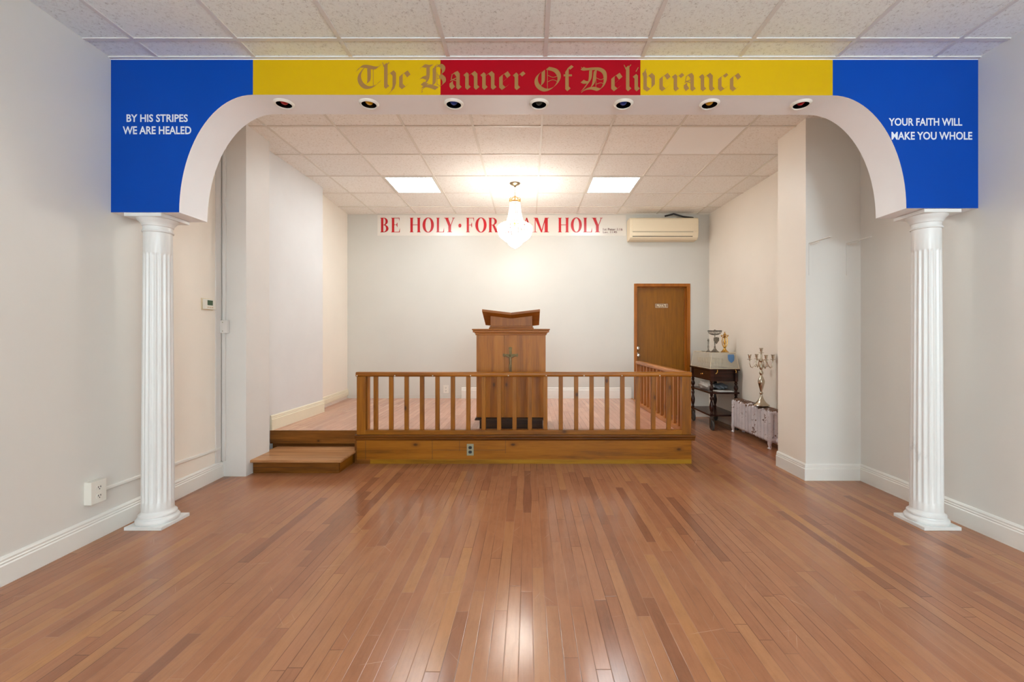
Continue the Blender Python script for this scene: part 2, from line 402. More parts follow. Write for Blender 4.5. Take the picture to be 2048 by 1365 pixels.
# ------------------------------------------------------------------ mesh builder
class MB:
    def __init__(self):
        self.v = []; self.f = []; self.mi = []; self.sm = []
    def add(self, verts, faces, mi=0, smooth=False):
        o = len(self.v)
        self.v += [tuple(p) for p in verts]
        for f in faces:
            self.f.append([i + o for i in f]); self.mi.append(mi); self.sm.append(smooth)
        return self
    def box(self, x0, x1, y0, y1, z0, z1, mi=0):
        if x0 > x1: x0, x1 = x1, x0
        if y0 > y1: y0, y1 = y1, y0
        if z0 > z1: z0, z1 = z1, z0
        v = [(x0, y0, z0), (x1, y0, z0), (x1, y1, z0), (x0, y1, z0), (x0, y0, z1), (x1, y0, z1), (x1, y1, z1), (x0, y1, z1)]
        return self.add(v, [(0, 3, 2, 1), (4, 5, 6, 7), (0, 1, 5, 4), (1, 2, 6, 5), (2, 3, 7, 6), (3, 0, 4, 7)], mi)
    def prism(self, poly, a0, a1, axis='z', mi=0, smooth=False):
        """closed 2D outline pushed along one axis; poly is in the other two axes, in xyz order"""
        n = len(poly)
        def P(p, a):
            if axis == 'z': return (p[0], p[1], a)
            if axis == 'y': return (p[0], a, p[1])
            return (a, p[0], p[1])
        v = [P(p, a0) for p in poly] + [P(p, a1) for p in poly]
        o = len(self.v)
        self.add(v, [list(range(n))[::-1], list(range(n, 2 * n))], mi, False)
        for i in range(n):
            j = (i + 1) % n
            self.f.append([o + i, o + j, o + n + j, o + n + i]); self.mi.append(mi); self.sm.append(smooth)
        return self
    def lathe(self, prof, c=(0, 0, 0), n=24, mi=0, axis='z', caps=True):
        """prof: list of (radius, height)"""
        v = []; fs = []
        for (r, h) in prof:
            for k in range(n):
                a = 2 * PI * k / n
                x, y = r * math.cos(a), r * math.sin(a)
                p = {'z': (x, y, h), 'y': (x, h, -y), 'x': (h, x, y)}[axis]
                v.append((c[0] + p[0], c[1] + p[1], c[2] + p[2]))
        m = len(prof)
        for i in range(m - 1):
            for k in range(n):
                k2 = (k + 1) % n
                fs.append((i * n + k, i * n + k2, (i + 1) * n + k2, (i + 1) * n + k))
        self.add(v, fs, mi, True)
        o = len(self.v) - len(v)
        if caps:
            for i, rev in ((0, True), (m - 1, False)):
                if prof[i][0] > 1e-6:
                    r = [o + i * n + k for k in range(n)]
                    self.f.append(r[::-1] if rev else r); self.mi.append(mi); self.sm.append(False)
        return self
    def tube(self, pts, rad, n=8, mi=0, closed=False):
        pts = [Vector(p) for p in pts]
        m = len(pts)
        rads = rad if isinstance(rad, (list, tuple)) else [rad] * m
        v = []; fs = []
        ref = None
        for i, p in enumerate(pts):
            if closed: t = pts[(i + 1) % m] - pts[i - 1]
            elif i == 0: t = pts[1] - p
            elif i == m - 1: t = p - pts[i - 1]
            else: t = pts[i + 1] - pts[i - 1]
            t.normalize()
            if ref is None:
                ref = Vector((0, 0, 1)) if abs(t.z) < 0.9 else Vector((1, 0, 0))
            a = t.cross(ref).normalized(); b2 = a.cross(t).normalized()
            ref = b2
            for k in range(n):
                an = 2 * PI * k / n
                v.append(p + (a * math.cos(an) + b2 * math.sin(an)) * rads[i])
        rng = m if closed else m - 1
        for i in range(rng):
            for k in range(n):
                k2 = (k + 1) % n; i2 = (i + 1) % m
                fs.append((i * n + k, i * n + k2, i2 * n + k2, i2 * n + k))
        if not closed:
            fs.append(tuple(range(n))[::-1]); fs.append(tuple((m - 1) * n + k for k in range(n)))
        return self.add(v, fs, mi, True)
    def ball(self, c, r, n=10, m=6, mi=0, s=(1, 1, 1)):
        prof = [(max(1e-5, r * math.sin(PI * i / m)), -r * math.cos(PI * i / m)) for i in range(m + 1)]
        o = len(self.v)
        self.lathe(prof, (0, 0, 0), n, mi, caps=False)
        for i in range(o, len(self.v)):
            p = self.v[i]
            self.v[i] = (c[0] + p[0] * s[0], c[1] + p[1] * s[1], c[2] + p[2] * s[2])
        return self
    def build(self, name, mats, parent=None, bevel=0.0, seg=2, origin=None, sharp=35):
        """link as ONE mesh object; origin is the world point the vertices are measured from"""
        if not isinstance(mats, (list, tuple)): mats = [mats]
        if origin is None:
            origin = Vector((0, 0, 0))
        origin = Vector(origin)
        me = bpy.data.meshes.new(name)
        me.from_pydata([tuple(Vector(p) - origin) for p in self.v], [], self.f)
        for m in mats: me.materials.append(m)
        for i, p in enumerate(me.polygons):
            p.material_index = self.mi[i]; p.use_smooth = self.sm[i]
        bm = bmesh.new(); bm.from_mesh(me)
        bmesh.ops.remove_doubles(bm, verts=bm.verts, dist=1e-6)
        bmesh.ops.recalc_face_normals(bm, faces=bm.faces)
        bm.to_mesh(me); bm.free()
        if any(self.sm):
            me.set_sharp_from_angle(angle=math.radians(sharp))
        o = bpy.data.objects.new(name, me)
        C.objects.link(o)
        if parent is not None:
            o.parent = parent
            root = parent
            base = Vector((0, 0, 0))
            while root is not None:
                base += root.location; root = root.parent
            o.location = origin - base
        else:
            o.location = origin
        if bevel > 0:
            b = o.modifiers.new('bevel', 'BEVEL')
            b.width = bevel; b.segments = seg; b.limit_method = 'ANGLE'; b.angle_limit = math.radians(40)
        return o

def tag(o, label=None, cat=None, group=None, kind=None):
    if label: o['label'] = label
    if cat: o['category'] = cat
    if group: o['group'] = group
    if kind: o['kind'] = kind
    return o

def thing(name, loc, label, cat, group=None):
    o = bpy.data.objects.new(name, None)
    o.empty_display_size = 0.1
    C.objects.link(o)
    o.location = loc
    return tag(o, label, cat, group)

def part(mb, name, mats, root, **kw):
    """a part whose mesh is measured from its thing's base point"""
    r = root; base = Vector((0, 0, 0))
    while r is not None:
        base += r.location; r = r.parent
    return mb.build(name, mats, root, origin=kw.pop('origin', base), **kw)

def struct(mb, name, mats, label=None, **kw):
    o = mb.build(name, mats, None, **kw)
    return tag(o, label, None, None, 'structure')

def copy_tree(o, parent=None):
    c = o.copy(); C.objects.link(c)
    if parent is not None: c.parent = parent
    for ch in [x for x in bpy.data.objects if x.parent == o]:
        copy_tree(ch, c)
    return c

def WX(px, d): return (px - VX) * d / F
def WZ(py, d): return HC + (VY - py) * d / F

# ================================================================== THE SETTING
ZF = 2.99      # hall ceiling
ZA = 3.095     # alcove ceiling
YB0, YB1 = 2.785, 3.03   # arch beam front and back
YW = 6.73      # alcove end wall
def lwx(y): return -2.637 - 0.05 * (y - 2.785)      # hall side wall, slightly splayed
RWX = 2.84

struct(MB().box(-3.3, 3.3, -4.1, 7.2, -0.1, 0.0), 'floor', M['floor'])
struct(MB().prism([(lwx(-4.1), -4.1), (lwx(3.15), 3.15), (-3.1, 3.15), (-3.1, -4.1)], 0, 3.25), 'wall_left', M['wall'])
struct(MB().prism([(lwx(3.15), 3.15), (lwx(3.9), 3.9), (-3.1, 3.9), (-3.1, 3.15)], 0, 3.25), 'wall_left_niche', M['wall_brightened'])
struct(MB().box(RWX, 3.1, -4.1, 3.78, 0, 3.25), 'wall_right', M['wall'])
# pier on the right: squared column of wall with its inner face cream, lightened as if better lit
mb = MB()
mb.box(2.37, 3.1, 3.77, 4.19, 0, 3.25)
pr = struct(mb, 'wall_right_pier', [M['wall'], M['wall_brightened']])
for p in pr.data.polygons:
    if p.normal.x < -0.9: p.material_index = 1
struct(MB().prism([(2.82, 4.19), (2.815, 5.1), (2.756, YW), (3.1, YW), (3.1, 4.19)], 0, 3.25), 'wall_right_alcove', M['wall_brightened'])
# left pier and the alcove's side wall
struct(MB().prism([(-2.475, 3.865), (-2.48, 4.22), (-3.1, 4.22), (-3.1, 3.865)], 0, 3.25), 'wall_left_pier', M['plaster'])
struct(MB().prism([(-2.605, 4.22), (-2.58, 5.53), (-3.1, 5.53), (-3.1, 4.22)], 0, 3.25), 'wall_left_alcove', M['plaster_white'])
struct(MB().prism([(-2.69, 5.53), (-2.762, YW), (-3.1, YW), (-3.1, 5.53)], 0, 3.25), 'wall_left_corner', M['wall_brightened'])
# end wall with the doorway left open
DX0, DX1, DZ = 1.645, 2.425, 1.995
mb = MB()
mb.box(-3.1, DX0, YW, YW + 0.16, 0, 3.25).box(DX1, 3.1, YW, YW + 0.16, 0, 3.25).box(DX0, DX1, YW, YW + 0.16, DZ, 3.25)
struct(mb, 'wall_back', M['wall_cream'])
struct(MB().box(-3.1, 3.1, -4.2, -4.0, 0, 3.25), 'wall_rear', M['wall'])

# ceilings, each with its hung grid
cl = struct(MB().box(-3.1, 3.1, -4.1, YB0 + 0.02, ZF, ZF + 0.06), 'ceiling', M['tile'])
def grid(name, root, mat, x0, x1, y0, y1, z, gx, gy, wd=0.024):
    mb = MB()
    k = math.ceil((x0 - gx) / 0.61)
    while gx + 0.61 * k < x1:
        x = gx + 0.61 * k
        mb.box(x - wd / 2, x + wd / 2, y0, y1, z - 0.006, z + 0.004); k += 1
    k = math.ceil((y0 - gy) / 0.61)
    while gy + 0.61 * k < y1:
        y = gy + 0.61 * k
        mb.box(x0, x1, y - wd / 2, y + wd / 2, z - 0.0055, z + 0.004); k += 1
    mb.box(x0, x1, y1 - 0.02, y1, z - 0.008, z + 0.004)
    return mb.build(name, mat, root)
grid('ceiling_grid', cl, M['tbar'], -2.68, RWX, -4.0, YB0, ZF, 0.106, 2.606)
ca = struct(MB().box(-3.1, 3.1, YB1 - 0.02, YW + 0.1, ZA, ZA + 0.06), 'ceiling_alcove', M['tile_alcove'])
grid('ceiling_grid', ca, M['tbar_alcove'], -2.76, 2.80, YB1, YW, ZA, 0.118, 3.91, 0.02)
mb = MB().box(1.338 + 0.012, 1.948 - 0.012, 3.91 + 0.012, 4.52 - 0.012, ZA - 0.004, ZA + 0.004)
tag(mb.build('plain_tile', M['tile_plain'], ca), 'smooth white replacement ceiling tile')
mb = MB().box(0.118 + 0.012, 0.728 - 0.012, 3.91 + 0.012, 4.52 - 0.012, ZA - 0.004, ZA + 0.004)

# baseboards with a stepped, rounded top moulding
def base_prof(h=0.14, t=0.02):
    return [(0, 0), (t, 0), (t, h - 0.042), (t - 0.005, h - 0.036), (t - 0.003, h - 0.028), (t - 0.007, h - 0.022),
            (t - 0.006, h - 0.012), (t - 0.011, h - 0.003), (t - 0.016, h), (0, h)]
def baseboard(name, path, mat, z0=0.0, h=0.14, t=0.02, label=None):
    """path: wall-foot points; the room lies to the right-hand side of the walking direction"""
    prof = base_prof(h, t)
    pts = [Vector((p[0], p[1])) for p in path]
    n = len(prof)
    offs = []
    for i, p in enumerate(pts):
        ds = []
        if i > 0: ds.append((p - pts[i - 1]).normalized())
        if i < len(pts) - 1: ds.append((pts[i + 1] - p).normalized())
        ns = [Vector((d.y, -d.x)) for d in ds]
        if len(ns) == 2:
            b = (ns[0] + ns[1]); b = b / max(0.2, (1 + ns[0].dot(ns[1])))
        else: b = ns[0]
        offs.append(b)
    mb = MB()
    v = [(p.x + o.x * a, p.y + o.y * a, z0 + zz) for p, o in zip(pts, offs) for (a, zz) in prof]
    f = []
    for i in range(len(pts) - 1):
        for k in range(n):
            k2 = (k + 1) % n
            f.append((i * n + k, i * n + k2, (i + 1) * n + k2, (i + 1) * n + k))
    f.append(tuple(range(n))[::-1]); f.append(tuple((len(pts) - 1) * n + k for k in range(n)))
    mb.add(v, f)
    return struct(mb, name, mat, label)
baseboard('baseboard_left', [(lwx(-4.0), -4.0), (lwx(3.865), 3.865)], M['trim_white'])
baseboard('baseboard_right', [(2.37, 4.19), (2.37, 3.77), (RWX, 3.77), (RWX, -4.0)], M['trim_white'])
baseboard('baseboard_left_alcove', [(-2.603, 4.44), (-2.58, 5.53)], M['trim_cream'], 0.28, 0.15, 0.022)
baseboard('baseboard_left_corner', [(-2.69, 5.53), (-2.762, YW)], M['trim_cream'], 0.325, 0.10, 0.018)
baseboard('baseboard_back', [(-1.02, YW), (1.565, YW)], M['trim_white'], 0.28, 0.165, 0.022)
struct(MB().box(-2.762, -1.02, YW - 0.006, YW, 0.28, 0.335), 'trim_1', M['wall_cream'])
struct(MB().box(2.47, 2.756, YW - 0.02, YW, 0.0, 0.14), 'baseboard_back_corner', M['trim_white'])

# ---------------- the arch beam: coloured face, white soffit
def arch_profile():
    xl, xr = -2.206, 2.386
    rx = 0.465
    zl, zr = 2.014, 2.04
    zt = 2.757
    pts = []
    pts.append((lwx(2.785) - 0.02, zl)); pts.append((xl, zl))
    n = 22
    for i in range(1, n + 1):
        a = PI / 2 * i / n
        pts.append((xl + rx * (1 - math.cos(a)), zl + (zt - zl) * math.sin(a)))
    for i in range(n, -1, -1):
        a = PI / 2 * i / n
        pts.append((xr - rx * (1 - math.cos(a)), zr + (zt - 0.004 - zr) * math.sin(a)))
    pts.append((RWX + 0.02, zr))
    return pts
AP = arch_profile()
def lower_z(x):
    for (a, b) in zip(AP, AP[1:]):
        if a[0] <= x <= b[0] and b[0] > a[0]:
            return a[1] + (b[1] - a[1]) * (x - a[0]) / (b[0] - a[0])
    return AP[-1][1]
XC = [-1.740, -0.556, 0.707, 1.921]     # colour changes along the face
lows = sorted(AP + [(x, lower_z(x)) for x in XC], key=lambda p: p[0])
ZTOP, ZPAINT = 3.2, 2.978
mb = MB()
for (a, b) in zip(lows, lows[1:]):
    if b[0] - a[0] < 1e-7: continue
    xm = (a[0] + b[0]) / 2
    ci = 1 if xm < XC[0] or xm > XC[3] else (3 if XC[1] < xm < XC[2] else 2)
    for y, mi in ((YB0, ci), (YB1, 0)):
        mb.add([(a[0], y, a[1]), (b[0], y, b[1]), (b[0], y, ZPAINT), (a[0], y, ZPAINT)], [(0, 1, 2, 3)], mi)
        mb.add([(a[0], y, ZPAINT), (b[0], y, ZPAINT), (b[0], y, ZTOP), (a[0], y, ZTOP)], [(0, 1, 2, 3)], 0)
    mb.add([(a[0], YB0, a[1]), (b[0], YB0, b[1]), (b[0], YB1, b[1]), (a[0], YB1, a[1])], [(0, 1, 2, 3)], 0, True)
    mb.add([(a[0], YB0, ZTOP), (b[0], YB0, ZTOP), (b[0], YB1, ZTOP), (a[0], YB1, ZTOP)], [(0, 1, 2, 3)], 0)
for p in (lows[0], lows[-1]):
    mb.add([(p[0], YB0, p[1]), (p[0], YB1, p[1]), (p[0], YB1, ZPAINT), (p[0], YB0, ZPAINT)], [(0, 1, 2, 3)], 0)
    mb.add([(p[0], YB0, ZPAINT), (p[0], YB1, ZPAINT), (p[0], YB1, ZTOP), (p[0], YB0, ZTOP)], [(0, 1, 2, 3)], 0)
arch = struct(mb, 'wall_arch', [M['arch_white'], M['blue'], M['yellow'], M['red']])
# round holes for the recessed lamps
YS = 2.885
SPX = [WX(px, YS) for px in (568, 738, 907.5, 1078, 1247, 1419, 1602)]
cut = MB()
for x in SPX:
    cut.lathe([(0.052, 2.70), (0.052, 2.90)], (x, YS, 0), 32)
co = cut.build('cutter', M['arch_white'])
bo = arch.modifiers.new('holes', 'BOOLEAN'); bo.operation = 'DIFFERENCE'; bo.object = co; bo.solver = 'EXACT'
dg = bpy.context.evaluated_depsgraph_get()
nm = bpy.data.meshes.new_from_object(arch.evaluated_get(dg))
arch.modifiers.clear()
arch.data = nm
for p in nm.polygons:
    if abs(p.normal.z) > 0.9995 or abs(p.normal.y) > 0.9: p.use_smooth = False
cme = co.data
bpy.data.objects.remove(co); bpy.data.meshes.remove(cme)

# ---------------- door
dr = bpy.data.objects.new('door_1', None); C.objects.link(dr); dr.location = (2.03, YW, 0)
tag(dr, 'brown veneer door marked PRIVATE in the end wall', None, None, 'structure')
mb = MB()
mb.box(DX0 - 0.035, DX0 + 0.012, YW - 0.014, YW + 0.13, 0, DZ - 0.0125).box(DX1 - 0.012, DX1 + 0.04, YW - 0.014, YW + 0.13, 0, DZ - 0.0125)
mb.box(DX0 - 0.035, DX1 + 0.04, YW - 0.014, YW + 0.13, DZ - 0.012, DZ + 0.035)
mb.box(DX1 - 0.03, DX1 - 0.010, YW + 0.045, YW + 0.08, 0, DZ - 0.012).box(DX0 + 0.012, DX1 - 0.012, YW + 0.045, YW + 0.08, DZ - 0.03, DZ - 0.012)
part(mb, 'door_frame', M['door_frame'], dr, bevel=0.003)
part(MB().box(DX0 + 0.014, DX1 - 0.014, YW + 0.06, YW + 0.10, 0.008, DZ - 0.014), 'door_panel', M['door_wood'], dr, bevel=0.002)
kx = WX(1275.5, YW + 0.03) + 0.005
def knob(z, deadbolt):
    mb = MB()
    if deadbolt:
        mb.lathe([(0.033, YW + 0.06), (0.033, YW + 0.048), (0.026, YW + 0.035), (0.012, YW + 0.032), (0.001, YW + 0.032)][::-1], (kx, 0, z), 20, axis='y')
    else:
        mb.lathe([(0.001, YW - 0.012), (0.02, YW - 0.010), (0.03, YW + 0.002), (0.028, YW + 0.016), (0.014, YW + 0.026), (0.013, YW + 0.048), (0.032, YW + 0.05), (0.033, YW + 0.06)], (kx, 0, z), 20, axis='y')
    return mb
part(knob(WZ(697, YW), True), 'deadbolt', M['chrome'], dr)
part(knob(WZ(711, YW), False), 'knob', M['chrome'], dr)

# ================================================================== LETTERING
def flat_part(polys, name, mat, parent, y, kind_label=None, thick=0.0):
    """flat letter shapes standing just proud of a wall that faces the hall; polys in world x, z"""
    mb = MB()
    for pi, poly in enumerate(polys):
        yo = y - (pi % 40) * 2e-5
        a = sum(poly[i][0] * poly[(i + 1) % len(poly)][1] - poly[(i + 1) % len(poly)][0] * poly[i][1] for i in range(len(poly)))
        if abs(a) < 1e-12: continue
        if a < 0: poly = poly[::-1]
        mb.add([(p[0], yo, p[1]) for p in poly], [list(range(len(poly)))])
    me = bpy.data.meshes.new(name)
    me.from_pydata(mb.v, [], mb.f); me.materials.append(mat)
    o = bpy.data.objects.new(name, me); C.objects.link(o)
    if parent is not None:
        o.parent = parent
        r = parent; base = Vector((0, 0, 0))
        while r is not None: base += r.location; r = r.parent
        o.location = -base
    if kind_label: o['label'] = kind_label
    return o

def text_polys(body, x0, x1, z0, z1, weight=0.0, spacing=1.0):
    """a line of plain sans lettering fitted to a rectangle on the wall"""
    cu = bpy.data.curves.new('txt', 'FONT')
    cu.body = body; cu.size = 1.0; cu.offset = weight; cu.space_character = spacing
    cu.resolution_u = 3
    to = bpy.data.objects.new('txt', cu); C.objects.link(to)
    dg = bpy.context.evaluated_depsgraph_get()
    me = bpy.data.meshes.new_from_object(to.evaluated_get(dg))
    xs = [v.co.x for v in me.vertices]; ys = [v.co.y for v in me.vertices]
    sx = (x1 - x0) / (max(xs) - min(xs)); sy = (z1 - z0) / (max(ys) - min(ys))
    mx, my = min(xs), min(ys)
    out = []
    for p in me.polygons:
        out.append([(x0 + (me.vertices[i].co.x - mx) * sx, z0 + (me.vertices[i].co.y - my) * sy) for i in p.vertices])
    bpy.data.meshes.remove(me)
    bpy.data.objects.remove(to); bpy.data.curves.remove(cu)
    return out

def text_px(body, x0, x1, ytop, ybot, d, weight=0.02, spacing=1.0):
    return text_polys(body, WX(x0, d), WX(x1, d), WZ(ybot, d), WZ(ytop, d), weight, spacing)

YL = YB0 - 0.0015
flat_part(text_px('BY HIS STRIPES', 253.5, 376, 229, 244.5, YB0, 0.022), 'lettering', M['white_letter'], arch, YL, 'white words BY HIS STRIPES')
flat_part(text_px('WE ARE HEALED', 246, 383, 253, 269, YB0, 0.022), 'lettering', M['white_letter'], arch, YL, 'white words WE ARE HEALED')
flat_part(text_px('YOUR FAITH WILL', 1777, 1924, 236.5, 252, YB0, 0.022), 'lettering', M['white_letter'], arch, YL, 'white words YOUR FAITH WILL')
flat_part(text_px('MAKE YOU WHOLE', 1782.5, 1944, 264, 280, YB0, 0.022), 'lettering', M['white_letter'], arch, YL, 'white words MAKE YOU WHOLE')

# broad-nib pen lettering for the blackletter line
def smooth_path(p, n=5):
    if len(p) < 3: return p
    out = []
    q = [p[0]] + list(p) + [p[-1]]
    for i in range(1, len(q) - 2):
        a, b, c, d = q[i - 1], q[i], q[i + 1], q[i + 2]
        for k in range(n):
            t = k / n
            out.append(tuple(0.5 * ((2 * b[j]) + (-a[j] + c[j]) * t + (2 * a[j] - 5 * b[j] + 4 * c[j] - d[j]) * t * t + (-a[j] + 3 * b[j] - 3 * c[j] + d[j]) * t ** 3) for j in (0, 1)))
    out.append(tuple(p[-1]))
    return out
def nib(path, w, ang=40.0):
    """sweep of a slanted flat pen along a path (y up)"""
    nx, ny = math.cos(math.radians(ang)) * w / 2, math.sin(math.radians(ang)) * w / 2
    return [[(p[0] - nx, p[1] - ny), (p[0] + nx, p[1] + ny), (q[0] + nx, q[1] + ny), (q[0] - nx, q[1] - ny)] for p, q in zip(path, path[1:])]
def hair(path, w):
    out = []
    for p, q in zip(path, path[1:]):
        d = Vector((q[0] - p[0], q[1] - p[1])); 
        if d.length < 1e-9: continue
        d.normalize(); n = Vector((-d.y, d.x)) * w / 2
        out.append([(p[0] - n.x, p[1] - n.y), (p[0] + n.x, p[1] + n.y), (q[0] + n.x, q[1] + n.y), (q[0] - n.x, q[1] - n.y)])
    return out
NW = 0.27
GOTH = {   # lower case, x-height 1, first stem at x = 0
    'n': ([[(-.11, .93), (0, .82), (0, .17), (.12, .05)], [(.02, .74), (.36, 1.0), (.52, .84), (.52, .17), (.64, .05)]], []),
    'r': ([[(-.11, .93), (0, .82), (0, .17), (.12, .05)], [(.02, .74), (.30, 1.0), (.44, .86)]], []),
    'i': ([[(-.11, .93), (0, .82), (0, .17), (.12, .05)]], [[(-.02, 1.16), (.13, 1.42)]]),
    'l': ([[(-.06, 1.44), (0, 1.34), (0, .17), (.12, .05)]], [[(-.10, 1.30), (-.22, 1.56)], [(.08, 1.44), (.20, 1.58)]]),
    'e': ([[(0, .80), (0, .20), (.16, .05), (.42, .25)], [(0, .78), (.30, 1.0), (.47, .76), (.08, .42)]], []),
    'c': ([[(0, .80), (0, .20), (.16, .05), (.42, .24)], [(0, .76), (.30, 1.0), (.42, .88)]], []),
    'a': ([[(-.30, .92), (-.12, 1.0), (0, .84), (0, .17), (.12, .05)], [(-.40, .42), (-.40, .24), (-.28, .06), (-.02, .28)]],
          [[(-.34, .90), (-.40, .60), (-.02, .46)], [(-.46, .50), (-.02, .70)]]),
    'h': ([[(-.06, 1.44), (0, 1.34), (0, .17), (.10, .07)], [(.02, .74), (.36, 1.0), (.50, .84), (.50, .22), (.40, -.08), (.18, -.30)]],
          [[(-.10, 1.30), (-.20, 1.54)], [(.08, 1.44), (.20, 1.56)]]),
    'v': ([[(-.04, 1.14), (.03, .92), (.03, .18), (.24, .04)], [(.05, .72), (.34, 1.0), (.52, .82), (.52, .30), (.24, .02)]],
          [[(-.08, 1.05), (.10, 1.32)]]),
    'f': ([[(.30, 1.36), (.16, 1.46), (0, 1.22), (0, .17), (.12, .05)]], [[(-.20, .93), (.30, .93)]]),
}
def goth_px(letters, ox, sc, unit, base_l, base_r, xr):
    """letters set out along the beam face; positions measured along the line"""
    out = []
    def W(zx, zy):
        px = ox[0] + zx / sc; py = ox[1] + zy / sc
        return (WX(px, YB0), WZ(py, YB0))
    for ch, x in letters:
        base = base_l + (base_r - base_l) * x / xr
        st, hr = GOTH[ch]
        for s in st:
            for q in nib(s, NW): out.append([W(x + p[0] * unit, base - p[1] * unit) for p in q])
        for s in hr:
            wd = 0.045 if ch != 'f' else 0.12
            for q in hair(s, wd): out.append([W(x + p[0] * unit, base - p[1] * unit) for p in q])
    return out
def caps_px(strokes, hairs, ox, sc, w, ang=40, hw=5):
    out = []
    def W(zx, zy):
        return (WX(ox[0] + zx / sc, YB0), WZ(ox[1] - zy / sc, YB0))
    for s in strokes:
        p = smooth_path([(a, -b) for a, b in s])
        for q in nib(p, w, ang): out.append([W(a, b) for a, b in q])
    for s in hairs:
        p = smooth_path([(a, -b) for a, b in s])
        for q in hair(p, hw): out.append([W(a, b) for a, b in q])
    return out
OA, SA = (700, 110), 5.12
OB, SB = (1050, 110), 4.551
w1 = 46
# T
T_ = caps_px([[(78, 160), (112, 122), (165, 118), (230, 132), (280, 132), (305, 108)],
              [(150, 130), (108, 185), (96, 240), (118, 298), (170, 334), (235, 328), (285, 296), (306, 272)],
              [(195, 130), (195, 262), (172, 296)]],
             [[(239, 142), (239, 322)]], OA, SA, w1)
B_ = caps_px([[(730, 132), (752, 112), (795, 118), (838, 112)],
              [(800, 122), (797, 245), (768, 300)],
              [(864, 128), (862, 285), (840, 318)],
              [(885, 122), (925, 108), (958, 140), (950, 185), (915, 212)],
              [(925, 212), (960, 245), (962, 290), (925, 322)],
              [(742, 330), (800, 318), (850, 330), (890, 345)],
              [(728, 238), (762, 228), (792, 240)],
              [(742, 290), (765, 305), (790, 305)]],
             [[(742, 382), (738, 360), (765, 335), (800, 325)], [(892, 180), (892, 310)], [(895, 205), (930, 212)],
              [(895, 245), (940, 240)], [(895, 300), (925, 322)], [(730, 385), (745, 378)], [(865, 125), (895, 100), (915, 110)]], OA, SA, w1)
O_ = caps_px([[(178, 130), (118, 185), (102, 240), (126, 292), (185, 322), (250, 302), (298, 250), (310, 192), (275, 142), (205, 122)],
              [(166, 148), (164, 245), (146, 280)]],
             [[(204, 130), (204, 312)], [(206, 186), (255, 205), (305, 190)], [(206, 246), (255, 228), (300, 246)]], OB, SB, 40)
D_ = caps_px([[(520, 122), (545, 132), (600, 128), (672, 130), (722, 165), (728, 240), (700, 300), (668, 318)],
              [(668, 318), (610, 304), (560, 312), (528, 328)],
              [(598, 134), (590, 225), (548, 290), (520, 325)],
              [(520, 240), (545, 252), (575, 250)],
              [(640, 140), (625, 250), (605, 290)]],
             [[(645, 145), (645, 300)], [(648, 210), (690, 226), (722, 212)], [(648, 268), (690, 255), (722, 268)], [(512, 112), (522, 125)], [(512, 345), (540, 318)]], OB, SB, 38)
w_the = T_ + goth_px([('h', 368), ('e', 522)], OA, SA, 172, 344, 352, 1800)
w_ban = B_ + goth_px([('a', 1106), ('n', 1198), ('n', 1372), ('e', 1546), ('r', 1704)], OA, SA, 172, 346, 356, 1800)
w_of = O_ + goth_px([('f', 382)], OB, SB, 150, 326, 328, 1900)
w_del = D_ + goth_px([('e', 800), ('l', 934), ('i', 1012), ('v', 1088), ('e', 1238), ('r', 1368), ('a', 1520), ('n', 1614), ('c', 1772), ('e', 1880)], OB, SB, 150, 326, 328, 1900)
for polys, wd in ((w_the, 'The'), (w_ban, 'Banner'), (w_of, 'Of'), (w_del, 'Deliverance')):
    flat_part(polys, 'lettering', M['tan'], arch, YL, 'dull gold blackletter word ' + wd)

